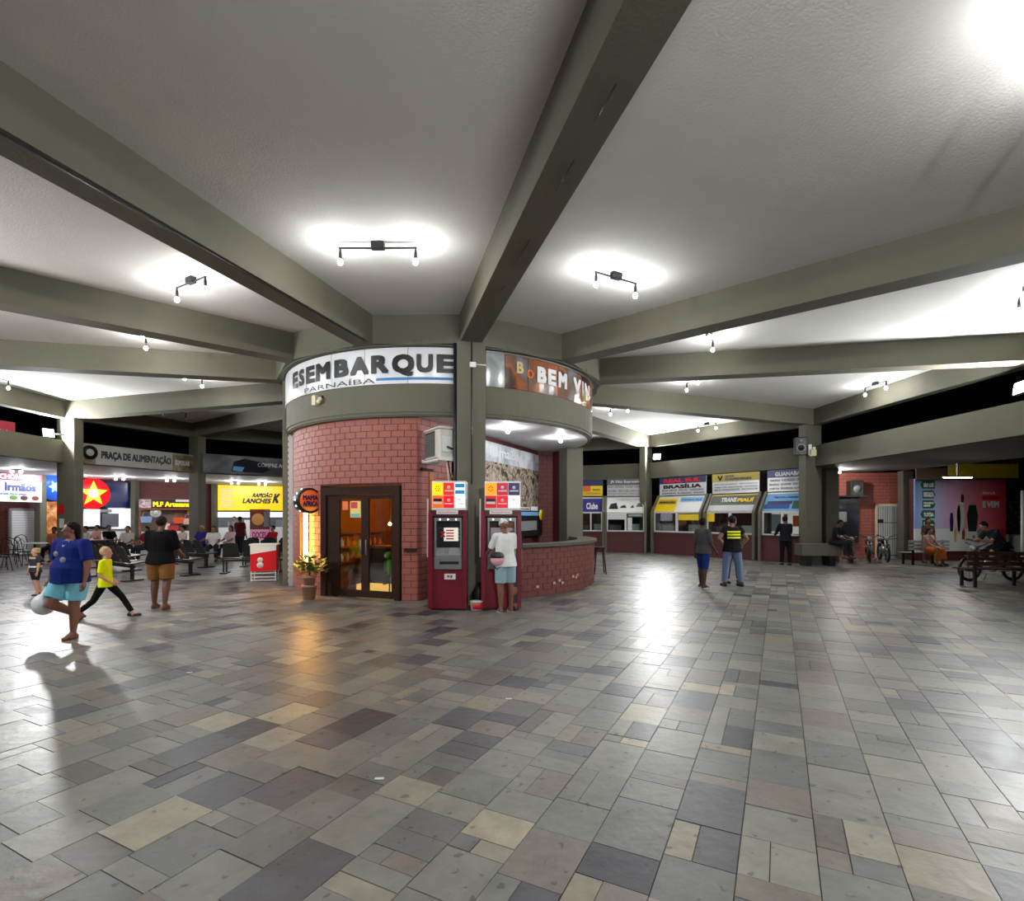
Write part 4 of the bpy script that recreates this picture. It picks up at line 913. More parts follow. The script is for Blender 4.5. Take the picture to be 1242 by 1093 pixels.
for x in (-1.3,1.3):
    for s in (-1,1): MB().lathe([(.0,-.1),(.32,-.1),(.32,.1),(0,.1)],16,(x,s*.78,.32),axis='y').build('wheel', BLACK, t)
t = thing('lamp_post', 'white sign pole at the far right edge', 'post', (*at(1240,19),0)); MB().tube([(0,0,0),(0,0,2.6)],.05,10).build('pole', WHITE, t)

# ---------------------------------------------------------------- food hall wall and shops on the left
SW = [(-21.6,14.0),(-21.2,20.0),(-20.3,22.7),(-20.1,24.9),(-19.2,26.6),(-17.1,28.4),(-16.4,29.4),(-13.6,30.9),(-8,32.0),(0,32.5)]
kinds = ['b','b','b','s','b','n','s','s','s']
for i in range(len(SW)-1):
    P, Q = SW[i], SW[i+1]
    if kinds[i] == 'b':
        w_ = thing('wall_left', 'red brick wall of the food hall', None, kind='structure'); brick_flat(w_, P, Q, 0, ZF0, BRICKB, MORT)
    else: wallseg('wall_left', P, Q, 0, ZF0, .12, DKRED, 'dark red back wall of the food hall')
    x, y = Q
    if i in (1,2,4,6): 
        pass
for x, lab in ((48.5,'olive pier right of the blue and white snack sign'),(163,'olive pier between the star sign and the craft stall'),(260,'olive pier left of the yellow snack bar sign')):
    Yp = {48.5:22.3,163:26.2,260:28.9}[x]; t = thing('concrete_column', lab, 'column', (*at(x,Yp),0), kind='structure'); MB().bbox(-.11,.11,-.12,.2,0,ZF0,.01).build('shaft', GREEN, t)
def signframe(x0, x1, Y0, Y1): return frame_for(at(x0,Y0), at(x1,Y1))
# snack sign 1
loc, rz, L = signframe(-26, 47, 19.9, 22.2); za, zb2 = 1.7+16*22.2/640, 1.7+46*22.2/640
t = thing('shop_sign', 'lit white snack bar sign with red header at the left edge', 'sign', loc, rz)
LB = mat('lit_sign_white',(226,230,240),.3,emit=.75); MB().box(0,L,-.14,-.02,za,zb2+.1).build('box', LB, t); MB().box(0,L,-.15,-.14,zb2-.2,zb2+.1).build('header', mat('lit_sign_red',(160,24,44),.3,emit=.4), t)
text('LANCHONETE', .1, L-.45, zb2-.15, zb2+.05, LB, t, y=-.155, bold=.05); text('Irmãos', L*.35, L-.25, zb2-.62, zb2-.28, mat('lit_sign_blue',(40,60,150),.3,emit=.3), t, y=-.145, bold=.08)
text('a parada certa piada', L*.2, L*.72, zb2-.80, zb2-.68, MATS['lit_sign_blue'], t, y=-.145)
for i,(fx,c) in enumerate(((.5,(120,170,70)),(.68,(90,50,40)),(.88,(150,60,50)))): MB().ball((L*fx,-.145,za+.16),(.16,.01,.10),10,6).build('food_picture', mat('food_%d'%i,c,.5,emit=.2), t)
loc, rz, L = signframe(11, 38, 21.4, 22.4); t = thing('roller_shutter', 'white corrugated roller shutter below the snack bar sign', 'shutter', loc, rz)
for i in range(18): MB().box(0,L,-.12,-.06,.1+i*.1,.19+i*.1).build('slat', MATS['shutter_white'], t)
MB().box(-.05,L+.05,-.06,0,0,2.0).build('frame', GREYP, t)
# blue round sign, orange shop
loc, rz, L = signframe(50, 66, 22.6, 23.2); t = thing('shop_sign', 'round blue sign half hidden behind the notice column', 'sign', loc, rz); MB().lathe([(0,-.2),(.6,-.2),(.6,-.1),(0,-.1)],24,(.42,0,2.95),axis='y').build('disc', mat('lit_blue',(40,90,200),.3,emit=.6), t)
b = MB(); [b.ball((.42,-.21,2.95),(.3,.01,.08),8,5,rot=Matrix.Rotation(R_(a),3,'Y')) for a in (0,60,120)]; b.build('star', mat('lit_cyan',(150,200,240),.3,emit=.8), t)
t = thing('food_poster', 'orange food picture behind the notice column', 'poster', loc, rz); MB().box(.05,.75,-.2,-.15,.8,2.3).build('print', printmat('food_orange',[(.3,(90,40,20)),(.5,(200,120,50)),(.7,(230,190,140))],3,.4,1,emit=.15), t)
# star sign
loc, rz, L = signframe(85, 156, 24.0, 26.2); t = thing('shop_sign', 'dark blue sign board with a red disc and yellow star', 'sign', loc, rz)
MB().box(0,L,-.12,-.02,2.1,3.32).build('board', mat('board_blue',(24,30,84),.2), t)
cx, cz, rr_ = wx(110,at(85,24),at(156,26.2)), 2.72, .70
ds = MB().lathe([(0,-.24),(rr_,-.24),(rr_+.02,-.12),(0,-.12)],36,(cx,0,cz),axis='y').build('disc', mat('lit_red',(230,24,34),.3,emit=.9), t)
pts = []
for i in range(10): a = math.pi/2+i*math.pi/5; r = .62 if i % 2 == 0 else .26; pts.append((cx+r*math.cos(a), cz+r*math.sin(a)))
MB().face(pts,-.25,-.24).build('star', mat('lit_yellow',(255,204,10),.3,emit=1.1), t); MB().lathe([(0,-.26),(.2,-.26),(.2,-.25),(0,-.25)],20,(cx,0,cz),axis='y').build('badge', mat('lit_cream',(255,250,225),.3,emit=1.1), t)
text('STAR', cx-.12, cx+.12, cz-.03, cz+.03, NAVY, t, y=-.265)
sv = thing('shop_counter', 'white shop counter with fridges and menu boards under the star sign', 'counter', loc, rz); L3 = L
MB().box(.2,L-.4,-.9,-.4,0,1.0).build('body', WHITE, sv); MB().box(.15,L-.35,-.95,-.35,1.0,1.06).build('top', STONE, sv)
for x0,x1,z0,z1,m_ in ((.0,1.1,1.2,2.0,LB),(1.2,1.9,1.15,1.8,INKG),(2.0,2.5,1.1,2.05,LB),(.3,1.6,1.85,2.0,GREYP)): MB().box(x0,x1,-.2,-.12,z0,z1).build('menu_board', m_, sv)
t = thing('door_3', 'lit white doorway right of the star shop counter', None, loc, rz, kind='structure'); MB().box(L-.95,L-.25,-.1,-.02,0,2.05).build('panel', LB, t); MB().box(L-1.0,L-.2,-.08,-.01,0,2.1).build('door_frame', GREYP, t)
# craft stall
loc, rz, L = signframe(167, 236, 26.4, 28.0); t = thing('shop_sign', 'yellow lettered M.F ARTESANATO sign over the craft stall', 'sign', loc, rz)
MB().box(0,L,-.6,-.5,2.08,2.5).build('board', mat('craft_black',(34,30,22),.4), t); MB().box(0,L*.2,-.61,-.6,2.08,2.5).build('picture', printmat('craft_pic',[(.3,(70,30,40)),(.5,(200,170,170)),(.7,(230,220,220))],8,.4,1), t); MB().box(L*.62,L,-.61,-.6,2.40,2.52).build('white_strip', WHITE, t)
text('M.F Artesanato', L*.23, L*.98, 2.14, 2.40, mat('lit_letter',(250,220,20),.3,emit=.6), t, y=-.615, bold=.06); MB().box(0,L,-.6,-.4,2.0,2.06).build('rail', WOODL, t)
st = thing('craft_stall', 'open craft stall frame under the M.F ARTESANATO sign', 'stall', loc, rz)
for x in (.03, L-.03): MB().box(x-.03,x+.03,-.56,-.5,0,2.05).build('post', WOODL, st)
MB().box(.1,L-.1,-.9,-.4,0,.9).build('table', WHITE, st); MB().box(.05,L-.05,-.1,-.04,.9,2.0).build('backboard', mat('stall_back',(120,100,90),.7,noise=.3), st)
for i,(fx,z,c,lab) in enumerate(((.12,1.55,(130,160,200),'pale blue cloth bag hanging at the left of the craft stall'),(.28,1.85,(225,225,220),'white hat hanging in the craft stall'),(.42,1.2,(225,215,205),'white cloth bag low in the craft stall'),(.68,1.5,(226,84,34),'orange handbag hanging in the craft stall'),(.85,1.45,(220,180,160),'pink straw bag hanging in the craft stall'),(.93,1.86,(190,110,60),'brown woven hat hanging in the craft stall'),(.58,1.08,(190,40,40),'red bag on the craft stall table'))):
    h = thing('handbag' if 'bag' in lab else 'woven_hat', lab, 'bag' if 'bag' in lab else 'hat', in_fr(loc, rz, L*fx, -.48, z), rz)
    mm = mat('craft_%d'%i, c, .7)
    if 'bag' in lab:
        MB().face([(-.2,-.2),(.2,-.2),(.26,.1),(-.26,.1)],-.07,.07).build('body', mm, h); MB().tube([(-.15,0,.1),(-.1,0,.3),(.1,0,.3),(.15,0,.1)],.012,5).build('strap', mm, h)
    else: MB().lathe([(0,-.1),(.12,-.08),(.13,0),(.24,.01),(.24,.02),(0,.02)],16,(0,0,0),axis='y').build('crown', mm, h); MB().lathe([(.13,-.02),(.135,-.05)],16,(0,0,0),axis='y').build('band', WOOD, h)
# yellow snack bar
loc, rz, L = signframe(264.5, 372, 29.1, 31.0); t = thing('shop_sign', 'large lit yellow RAPIDÃO LANCHES sign', 'sign', loc, rz)
LY = mat('lit_yellow_sign',(236,206,20),.3,emit=.55); MB().box(0,L,-.2,-.05,1.98,3.38).build('board', LY, t)
text('RAPIDÃO', L*.38, L*.60, 2.72, 3.0, INK, t, y=-.21, bold=.05, slant=.25); text('LANCHES', L*.27, L*.58, 2.38, 2.66, INK, t, y=-.21, bold=.05, slant=.25); text('K', L*.61, L*.68, 2.4, 2.95, INK, t, y=-.21, bold=.05, slant=.25)
for i in range(9): MB().box(.12,.75,-.205,-.2,2.15+i*.13,2.19+i*.13).build('menu_line', WHITE, t)
sb = thing('shop_counter', 'snack bar counter with white canopy strip under the yellow sign', 'counter', loc, rz)
MB().box(.1,L-.1,-1.0,-.5,0,1.05).build('body', WHITE, sb); MB().box(0,L,-.25,-.1,1.6,1.9).build('light_strip', LB, sb); MB().box(0,L,-.1,-.04,.2,1.6).build('kitchen_back', INKG, sb)
for i in range(5): MB().box(.5+i*.8,.9+i*.8,-.4,-.12,1.05,1.35+.1*(i%2)).build('kitchen_unit', [STEEL,WHITE,ORG][i%3], sb)
# standing banner + promo counter
Y = 21.0; loc, rz, L = signframe(303.5, 327, Y, Y); t = thing('standing_banner', 'tall pizza and pink dessert banner beside the snack bar', 'banner', loc, rz)
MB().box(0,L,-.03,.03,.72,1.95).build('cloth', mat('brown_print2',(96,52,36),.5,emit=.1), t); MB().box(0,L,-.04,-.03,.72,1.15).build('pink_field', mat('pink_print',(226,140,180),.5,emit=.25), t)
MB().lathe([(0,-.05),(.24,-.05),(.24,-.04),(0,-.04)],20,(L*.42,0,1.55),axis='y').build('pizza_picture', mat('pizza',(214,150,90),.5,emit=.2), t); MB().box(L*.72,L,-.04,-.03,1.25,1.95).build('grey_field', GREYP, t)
text('DOCES', L*.15, L*.85, .8, 1.05, INK, t, y=-.05); text('PIZZA', L*.1, L*.9, 1.82, 1.93, RED, t, y=-.05, bold=.05)
for x in (.05, L-.05): MB().box(x-.02,x+.02,-.02,.02,0,.72).build('pole', BLACK, t)
x0_, y0_ = gp(303.5, 705.5); t = thing('promo_counter', 'red and white promotional counter on white legs left of the kiosk column', 'counter', (x0_, y0_, 0), R_(14))
W = .62
MB().prism([(0,.26),(0,.93),(.4,.93),(.4,.26)], .0, W).build('panel', mat('promo_red',(206,20,30),.35), t)
b = MB(); b.face([(0,.70),(W,.80),(W,.94),(0,.94)],-.006,0); b.build('white_field', WHITE, t); MB().bbox(-.03,W+.03,-.03,.43,.93,.965,.008).build('top', WHITE, t)
for z,r in ((.55,.07),(.42,.08)): MB().lathe([(0,-.012),(r,-.012),(r,-.002),(0,-.002)],16,(W*.38,0,z),axis='y').build('emblem', WHITE, t)
b = MB()
for x in (.01, W-.03):
    for y in (.0,.37): b.box(x,x+.02,y,y+.02,0,.28)
b.box(0,W,0,.02,.02,.04); b.box(0,W,0,.02,.2,.22); b.box(0,W,0,.02,.1,.12); b.build('leg_frame', WHITE, t)
# soffit lamps of the food hall
for x, Yl, lab in ((90,22.5,'above the star sign'),(207,24.5,'over the craft stall'),(285,26.5,'over the left half of the snack bar'),(318,27,'over the right half of the snack bar'),(145,23.5,'between star sign and craft stall'),(20,19.5,'over the shuttered snack bar')):
    xx, yy = at(x, Yl); t = thing('canopy_lamp', 'twin bulb lamp under the food hall canopy, ' + lab, 'lamp', (xx, yy, ZF0))
    MB().box(-.2,.2,-.02,.02,-.06,0).build('bar', BLACK, t)
    for s in (-.17,.17): MB().ball((s,0,-.11), .045, 8, 6).build('bulb', SPOTM, t)
# fascia banners
def fascia_frame(k, k2, x0, x1, off=.24):
    P, Q = Vector(pol(ANG[k2], ROUT+.06-.14)), Vector(pol(ANG[k], ROUT+.06-.14))
    if k2 < k: P, Q = Q, P
    d = (Q-P).normalized(); n = Vector((d.y,-d.x)); 
    if n.y > 0 and n.x < 0: n = -n
    if (Vector((XC,YC))-P).dot(n) < 0: n = -n
    P, Q = P+n*off, Q+n*off
    def pt(x): t = (x-CX)/FPX; s = (t*P.y-P.x)/((Q.x-P.x)-t*(Q.y-P.y)); return P+(Q-P)*s
    return frame_for(pt(x0), pt(x1))
loc, rz, L = fascia_frame(-5,-4,87,237,.03); t = thing('food_hall_banner', 'long grey PRAÇA DE ALIMENTAÇÃO banner on the parapet', 'banner', loc, rz)
MB().box(0,L,-.02,.0,3.46,4.14).build('cloth', mat('banner_grey',(178,178,172),.5,noise=.08), t)
MB().box(0,L*.16,-.026,-.02,3.46,4.0).build('picture', printmat('ban_pic',[(.35,(60,56,44)),(.5,(130,116,84)),(.7,(190,186,170))],2,.5,1), t); MB().box(L*.78,L,-.026,-.02,3.46,4.1).build('picture', MATS['ban_pic'], t)
MB().lathe([(0,-.04),(.24,-.04),(.24,-.026),(0,-.026)],20,(L*.12,0,3.85),axis='y').build('emblem', INK, t); MB().lathe([(0,-.05),(.12,-.05),(.12,-.04),(0,-.04)],16,(L*.12,0,3.85),axis='y').build('emblem_core', WHITE, t)
text('PRAÇA DE ALIMENTAÇÃO', L*.20, L*.765, 3.62, 4.0, INK, t, y=-.03, bold=.06); text('SEPOLAR', L*.80, L*.94, 3.68, 3.88, WHITE, t, y=-.03, bold=.05)
loc, rz, L = frame_for(at(246,20.9), at(352,23.0)); t = thing('bus_banner', 'dark COMPRE banner with a bus picture on the parapet', 'banner', loc, rz)
MB().box(0,L,-.03,.0,3.42,4.12).build('cloth', printmat('bus_ban',[(.3,(36,36,44)),(.5,(84,84,92)),(.7,(150,152,156))],.6,.4,.5), t)
b = MB(); b.face([(1.0,3.5),(2.2,3.5),(2.5,3.62),(2.1,3.95),(1.5,4.05),(1.1,3.9)],-.045,-.03); b.build('bus_shape', mat('bus_night',(24,26,40),.3), t); MB().face([(1.05,3.55),(1.4,3.5),(1.5,3.7),(1.1,3.72)],-.05,-.045).build('headlight', SKYB, t)
text('COMPRE AQUI', L*.60, L*1.0, 3.72, 3.92, WHITE, t, y=-.036, bold=.04); MB().box(0,L,-.001,.3,ZF0,ZF1).build('parapet', GREEN, t)
loc, rz, L = frame_for(at(-60,14.2), at(17.5,15.6)); t = thing('red_banner', 'dark red banner with white numbers at the left edge', 'banner', loc, rz)
MB().box(0,L,-.03,.0,3.42,4.45).build('cloth', mat('banner_red',(150,26,48),.5,noise=.15), t); text('86 3322 3000', .0, L-.08, 3.74, 3.92, mat('banner_pink',(230,190,196)), t, y=-.036, bold=.04); text('disk táxi', L*.4, L-.2, 4.08, 4.2, MATS['banner_pink'], t, y=-.036); MB().box(0,L-.1,-.036,-.03,3.64,3.66).build('rule', MATS['banner_pink'], t)
# ---------------------------------------------------------------- waiting seats
def seat_row(loc, rz, n, lab):
    t = thing('seat_row', lab, 'bench', loc, rz, group='rows of black linked seats'); pitch = .56; W = n*pitch
    MB().box(0,W,.02,.08,.34,.40).build('beam', BLACK, t)
    for x in (.1, W-.1):
        b = MB(); b.box(x-.06,x-.02,.02,.07,.03,.36); b.box(x+.02,x+.06,.02,.07,.03,.36); b.box(x-.09,x+.09,-.2,.28,0,.035); b.build('leg', BLACK, t)
    for i in range(n):
        x = (i+.5)*pitch
        b = MB(); q = .23
        b.add([(x-q,-.02,.42),(x+q,-.02,.42),(x+q,.42,.46),(x-q,.42,.46),(x-q,-.02,.45),(x+q,-.02,.45),(x+q,.42,.49),(x-q,.42,.49)],[(0,3,2,1),(4,5,6,7),(0,1,5,4),(1,2,6,5),(2,3,7,6),(3,0,4,7)])
        b.build('seat', BLACKP, t)
        b = MB(); b.add([(x-q,-.03,.47),(x+q,-.03,.47),(x+q*.85,-.17,.86),(x+q*.5,-.18,.9),(x-q*.5,-.18,.9),(x-q*.85,-.17,.86),(x-q,.0,.47),(x+q,.0,.47),(x+q*.85,-.14,.86),(x+q*.5,-.15,.9),(x-q*.5,-.15,.9),(x-q*.85,-.14,.86)],
            [(0,1,2,3,4,5),(11,10,9,8,7,6),(0,6,7,1),(1,7,8,2),(2,8,9,3),(3,9,10,4),(4,10,11,5),(5,11,6,0)]); b.build('backrest', BLACKP, t)
    return t
for (x, y, ang, n, lab) in ((-11.7,14.8,-32,4,'row of black seats behind the boy in yellow'),(-13.6,17.2,-28,4,'row of black seats behind the woman in blue'),(-10.5,15.7,-30,3,'row of black seats to the right of the man in black'),
    (-11.9,18.2,-28,4,'row of black seats further back behind the man in black'),(-8.55,15.5,14,3,'row of black seats nearest the promotional counter'),(-9.0,17.5,14,3,'second row of black seats behind the promotional counter'),(-9.7,19.2,14,4,'far row of black seats before the snack bar')):
    seat_row((x,y,0), R_(ang), n, lab)
# bentwood chairs and tables at left
def cafe_chair(x, y, rz, lab):
    t = thing('cafe_chair', lab, 'chair', (x,y,0), rz, group='black arched metal chairs at the left edge')
    MB().lathe([(.0,.43),(.2,.43),(.2,.46),(0,.46)],16).build('seat', BLACK, t)
    for sx in (-1,1):
        for sy in (-1,1): MB().tube([(sx*.14,sy*.14,.43),(sx*.2,sy*.2,0)],.012,6).build('leg', BLACK, t)
    pts = [(-.2,-.18,.45),(-.21,-.22,.75),(-.14,-.24,.93),(0,-.25,.99),(.14,-.24,.93),(.21,-.22,.75),(.2,-.18,.45)]
    MB().tube(pts,.014,6).build('back_hoop', BLACK, t); MB().tube([(-.1,-.19,.45),(-.11,-.23,.7),(0,-.24,.84),(.11,-.23,.7),(.1,-.19,.45)],.01,6).build('inner_hoop', BLACK, t)
for (x,y,r,lab) in ((*at(14,17.2),30,'black arched chair in front of the shutter, left one'),(*at(31,18.3),-20,'black arched chair in front of the shutter, right one'),(*at(2,16.2),60,'black arched chair cut by the left edge'),(*at(20,19.5),190,'black arched chair at the far side of the small table')): cafe_chair(x,y,R_(r),lab)
t = thing('cafe_table', 'small black table with a pale top near the left edge', 'table', (*at(42,18.4),0)); MB().lathe([(0,.72),(.38,.72),(.38,.75),(0,.75)],20).build('table_top', WHITE, t); MB().tube([(0,0,.72),(0,0,.03)],.03,8).build('leg', BLACK, t); MB().lathe([(.25,0),(.25,.02),(.03,.04)],16).build('foot', BLACK, t)
t = thing('cafe_table', 'dark square table behind the row of seats by the star shop', 'table', (*at(120,20.5),0)); MB().box(-.5,.5,-.4,.4,.72,.76).build('table_top', BLACKP, t)
for sx in (-1,1):
    for sy in (-1,1): MB().box(sx*.42-.02,sx*.42+.02,sy*.32-.02,sy*.32+.02,0,.72).build('leg', BLACK, t)
# brown stool by the counter end
x_, y_ = at(727, 15.4); t = thing('wooden_stool', 'brown wooden high stool behind the end of the service counter', 'stool', (x_, y_, 0)); MB().lathe([(0,.74),(.17,.74),(.17,.78),(0,.78)],14).build('seat', WOOD, t)
for sx in (-1,1):
    for sy in (-1,1): MB().tube([(sx*.1,sy*.1,.74),(sx*.17,sy*.17,0)],.018,6).build('leg', WOOD, t)
# ---------------------------------------------------------------- people
def fuse(b, name, m, parent, vox, smooth=4):
    me = b.mesh(name, m); o = bpy.data.objects.new('tmp', me); COL.objects.link(o)
    r = o.modifiers.new('r', 'REMESH'); r.mode = 'VOXEL'; r.voxel_size = vox; r.use_smooth_shade = True
    s = o.modifiers.new('s', 'SMOOTH'); s.iterations = smooth; s.factor = .5
    dg = bpy.context.evaluated_depsgraph_get(); me2 = bpy.data.meshes.new_from_object(o.evaluated_get(dg))
    bpy.data.objects.remove(o); bpy.data.meshes.remove(me); me2.name = name; me2.materials.clear()
    me2.materials.append(m); return me2
def vdir(p, a, s): p, a = R_(p), R_(a); return Vector((s*math.sin(a), math.sin(p)*math.cos(a), -math.cos(p)*math.cos(a)))
def limb(b, p0, r0, p1, r1):
    b.tube([p0, p0.lerp(p1,.5), p1], [r0, (r0+r1)/2*1.03, r1], 10); b.ball(p0, r0, 10, 7); b.ball(p1, r1, 10, 7)
def loft(b, secs, n=14):
    vs = []
    for c, rx, ry in secs:
        for k in range(n): t = 2*math.pi*k/n; vs.append((c[0]+rx*math.cos(t), c[1]+ry*math.sin(t), c[2]))
    fs = [tuple(range(n-1,-1,-1)), tuple(range((len(secs)-1)*n, len(secs)*n))]
    for i in range(len(secs)-1):
        for k in range(n): j=(k+1)%n; fs.append((i*n+k, i*n+j, (i+1)*n+j, (i+1)*n+k))
    b.add(vs, fs, 0, True)
def person(label, loc, yaw, h=1.7, w=1.0, skin=(120,80,62), shirt=(40,40,44), sleeve=.5, bottom=(40,40,60), cover=.75, legs=((4,2,4,0),(-4,2,-6,0)), arms=((5,8,12,4),(5,8,12,4)),
           lean=0, turn=0, nod=0, belly=0, seat=None, shoes=(30,30,32), flat=False, hair=(24,18,16), hairstyle='short', cap=None, skirt=False, group=None, bald=False, vox=None, cat='person', mtag=''):
    t = thing('person', label, cat, (loc[0], loc[1], 0), -R_(yaw), group)
    vox = vox or .012*h/1.7
    sk = mat('skin_%d_%d_%d' % skin, skin, .55); shm = mat('cloth_%d_%d_%d' % shirt, shirt, .85, noise=.10, nscale=8, spec=.12); bm = mat('cloth_%d_%d_%d' % bottom, bottom, .85, noise=.12, nscale=8, spec=.12)
    so = mat('shoe_%d_%d_%d' % shoes, shoes, .6)
    U = Vector((0, math.sin(R_(lean)), math.cos(R_(lean)))); O = Vector((0,0,0)); tp = lambda f, y=0: O + U*(f*h) + Vector((0, y*h, 0))
    hipw, shw = .052*w, .098*w
    J = {}
    for i, s in enumerate((-1, 1)):
        hp = Vector((s*hipw*h, 0, 0)); p1, a1, p2, a2 = legs[i]
        kn = hp + vdir(p1, a1, s)*.245*h; an = kn + vdir(p2, a2, s)*.245*h; J['leg', s] = (hp, kn, an)
        sh = tp(.268) + Vector((s*shw*h, 0, 0)); q1, b1, q2, b2 = arms[i]
        el = sh + vdir(q1, b1, s)*.17*h; wr = el + vdir(q2, b2, s)*.15*h; J['arm', s] = (sh, el, wr, vdir(q2, b2, s))
    low = min(J['leg', s][2].z for s in (-1, 1)) - .045*h
    dz = -low if seat is None else seat + .07*h
    off = Vector((0, 0, dz))
    for k in J: J[k] = tuple(v + off if i < 3 else v for i, v in enumerate(J[k]))
    tp0 = tp; tp = lambda f, y=0: tp0(f, y) + off
    # ---- body
    b = MB(); wb = w
    loft(b, [(tp(-.05), .060*h*wb, .05*h*wb), (tp(0), .092*h*wb, .062*h*wb), (tp(.08, .004+belly*.5), (.078+belly*.4)*h*wb, (.056+belly*.6)*h*wb), (tp(.16,.004), .088*h*wb, .062*h*wb), (tp(.24), .098*h*wb, .058*h*wb), (tp(.272), .086*h*wb, .048*h*wb), (tp(.30), .05*h*wb, .038*h*wb)])
    nk = tp(.29); hc = tp(.385) + Vector((0, .02*h*math.sin(R_(nod+lean)) + .012*h, -.02*h*(1-math.cos(R_(nod+lean)))))
    limb(b, nk, .034*h, hc - Vector((0,0,.03*h)), .031*h)
    HR = Matrix.Rotation(-R_(turn), 3, 'Z') @ Matrix.Rotation(-R_(nod), 3, 'X'); hs = h if h > 1.4 else h*1.12
    hd = lambda x, y, z: hc + HR @ Vector((x*hs, y*hs, z*hs))
    b.ball(hd(0,-.004,.012), (.045*hs,.054*hs,.056*hs), 14, 10, rot=HR); b.ball(hd(0,.012,-.030), (.034*hs,.038*hs,.038*hs), 12, 8, rot=HR)
    b.ball(hd(0,.053,-.008), (.009*hs,.014*hs,.014*hs), 8, 6, rot=HR)
    for s in (-1, 1): b.ball(hd(s*.046,-.004,-.006), (.006*hs,.012*hs,.018*hs), 8, 6, rot=HR)
    for s in (-1, 1):
        hp, kn, an = J['leg', s]; limb(b, hp, .056*h*w, kn, .036*h*(.5+.5*w)); mid_ = kn.lerp(an, .32) + Vector((0,-.008*h,0)); limb(b, kn, .034*h*(.5+.5*w), mid_, .035*h*(.5+.5*w)); limb(b, mid_, .034*h*(.5+.5*w), an, .021*h)
        sh, el, wr, d = J['arm', s]; limb(b, sh, .034*h*w, el, .024*h*w); limb(b, el, .024*h*w, wr, .015*h)
        pc = wr + d*.028*h; b.ball(pc, (.021*h,.021*h,.03*h), 10, 7, rot=d.to_track_quat('Z','X').to_matrix()); b.ball(wr, .015*h, 8, 6)
        f = Vector((0,1,0)); dn = Vector((0,0,-.026*h)); pit = legs[i_] if False else None
        toe = an + Vector((0,.085*h,-.03*h)); heel = an + Vector((0,-.03*h,-.026*h))
        if an.z > .12*h and seat is None: toe = an + Vector((0,.06*h,-.07*h)); heel = an + Vector((0,-.03*h,.0))
        J['foot', s] = (heel, toe); limb(b, heel, .018*h, toe, .015*h); limb(b, an, .021*h, heel, .018*h); limb(b, an, .02*h, an.lerp(toe,.6), .018*h)
    me = fuse(b, 'body', sk, t, vox); body = link('body', me, t)
    hb = MB()
    for s in (-1, 1):   # fingers and thumb
        sh, el, wr, d = J['arm', s]; n = d.cross(Vector((0,1,0))); n = n.normalized() if n.length > .1 else Vector((1,0,0)); side = d.cross(n).normalized(); inw = Vector((-s,0,0)) - d*d.dot(Vector((-s,0,0))); inw = inw.normalized() if inw.length>.1 else n
        for i in range(4):
            ln = (.034,.042,.039,.030)[i]*h; b0 = wr + d*.042*h + side*(i-1.5)*.0095*h; p1 = b0 + d*ln*.5 + inw*.004*h; p2 = p1 + (d*.8+inw*.6).normalized()*ln*.5
            hb.tube([b0-d*.012*h, b0, p1, p2], [.0052*h,.0052*h,.0048*h,.0036*h], 6)
        th0 = wr + d*.014*h + side*-.014*h; hb.tube([th0, th0 + (d*.7-side*.7).normalized()*.022*h, th0 + (d*.95-side*.45).normalized()*.042*h], [.0065*h,.006*h,.0045*h], 6)
    hb.build('fingers', sk, body)
    e = MB()
    for s in (-1, 1): e.ball(hd(s*.017,.044,.002), (.006*hs,.004*hs,.0035*hs), 6, 5, rot=HR)
    e.build('eyes', INK, body); MB().ball(hd(0,.047,-.034), (.013*hs,.004*hs,.003*hs), 8, 5, rot=HR).build('mouth', mat('lips',(110,50,46),.5), body)
    if not bald and not cap:
        c = MB(); c.ball(hd(0,-.013,.018), (.0515*hs,.057*hs,.058*hs), 14, 10, rot=HR)
        if hairstyle == 'long': c.ball(hd(0,-.045,-.02), (.04*hs,.028*hs,.075*hs), 12, 9, rot=HR); c.ball(hd(0,-.05,-.08), (.03*hs,.02*hs,.06*hs), 10, 8, rot=HR)
        if hairstyle == 'bun': c.ball(hd(0,-.07,-.005), (.024*hs,.024*hs,.024*hs), 10, 8, rot=HR)
        if hairstyle == 'curly':
            for i in range(14): a = i*2.4; c.ball(hd(.045*math.cos(a),-.02+.04*math.sin(a)-.01,.02+.03*math.sin(i)), .022*hs, 7, 5)
        # keep the face clear: squeeze vertices behind the hairline
        iR = HR.transposed()
        for i, v in enumerate(c.v):
            q = iR @ (Vector(v)-hc)
            lim = (.030 if q.z > .034*hs else .008 if q.z > .0 else -.012)*hs
            if q.y > lim and q.z < .046*hs: q.y = lim
            c.v[i] = tuple(hc + HR @ q)
        c.build('hair', mat('hair_%d_%d_%d' % hair, hair, .7, noise=.3, nscale=40, spec=.15), body)
    if cap:
        cm = mat('cap_%d_%d_%d' % cap, cap, .8); c = MB(); c.ball(hd(0,-.006,.022), (.051*hs,.060*hs,.052*hs), 14, 10, rot=HR)
        iR = HR.transposed()
        for i, v in enumerate(c.v):
            q = iR @ (Vector(v)-hc)
            if q.z < .012*hs: q.z = .012*hs
            c.v[i] = tuple(hc + HR @ q)
        c.ball(hd(0,-.066,.008), (.036*hs,.032*hs,.006*hs), 10, 6, rot=HR); c.build('cap', cm, body)
    # ---- shirt
    b = MB(); g = .010*h
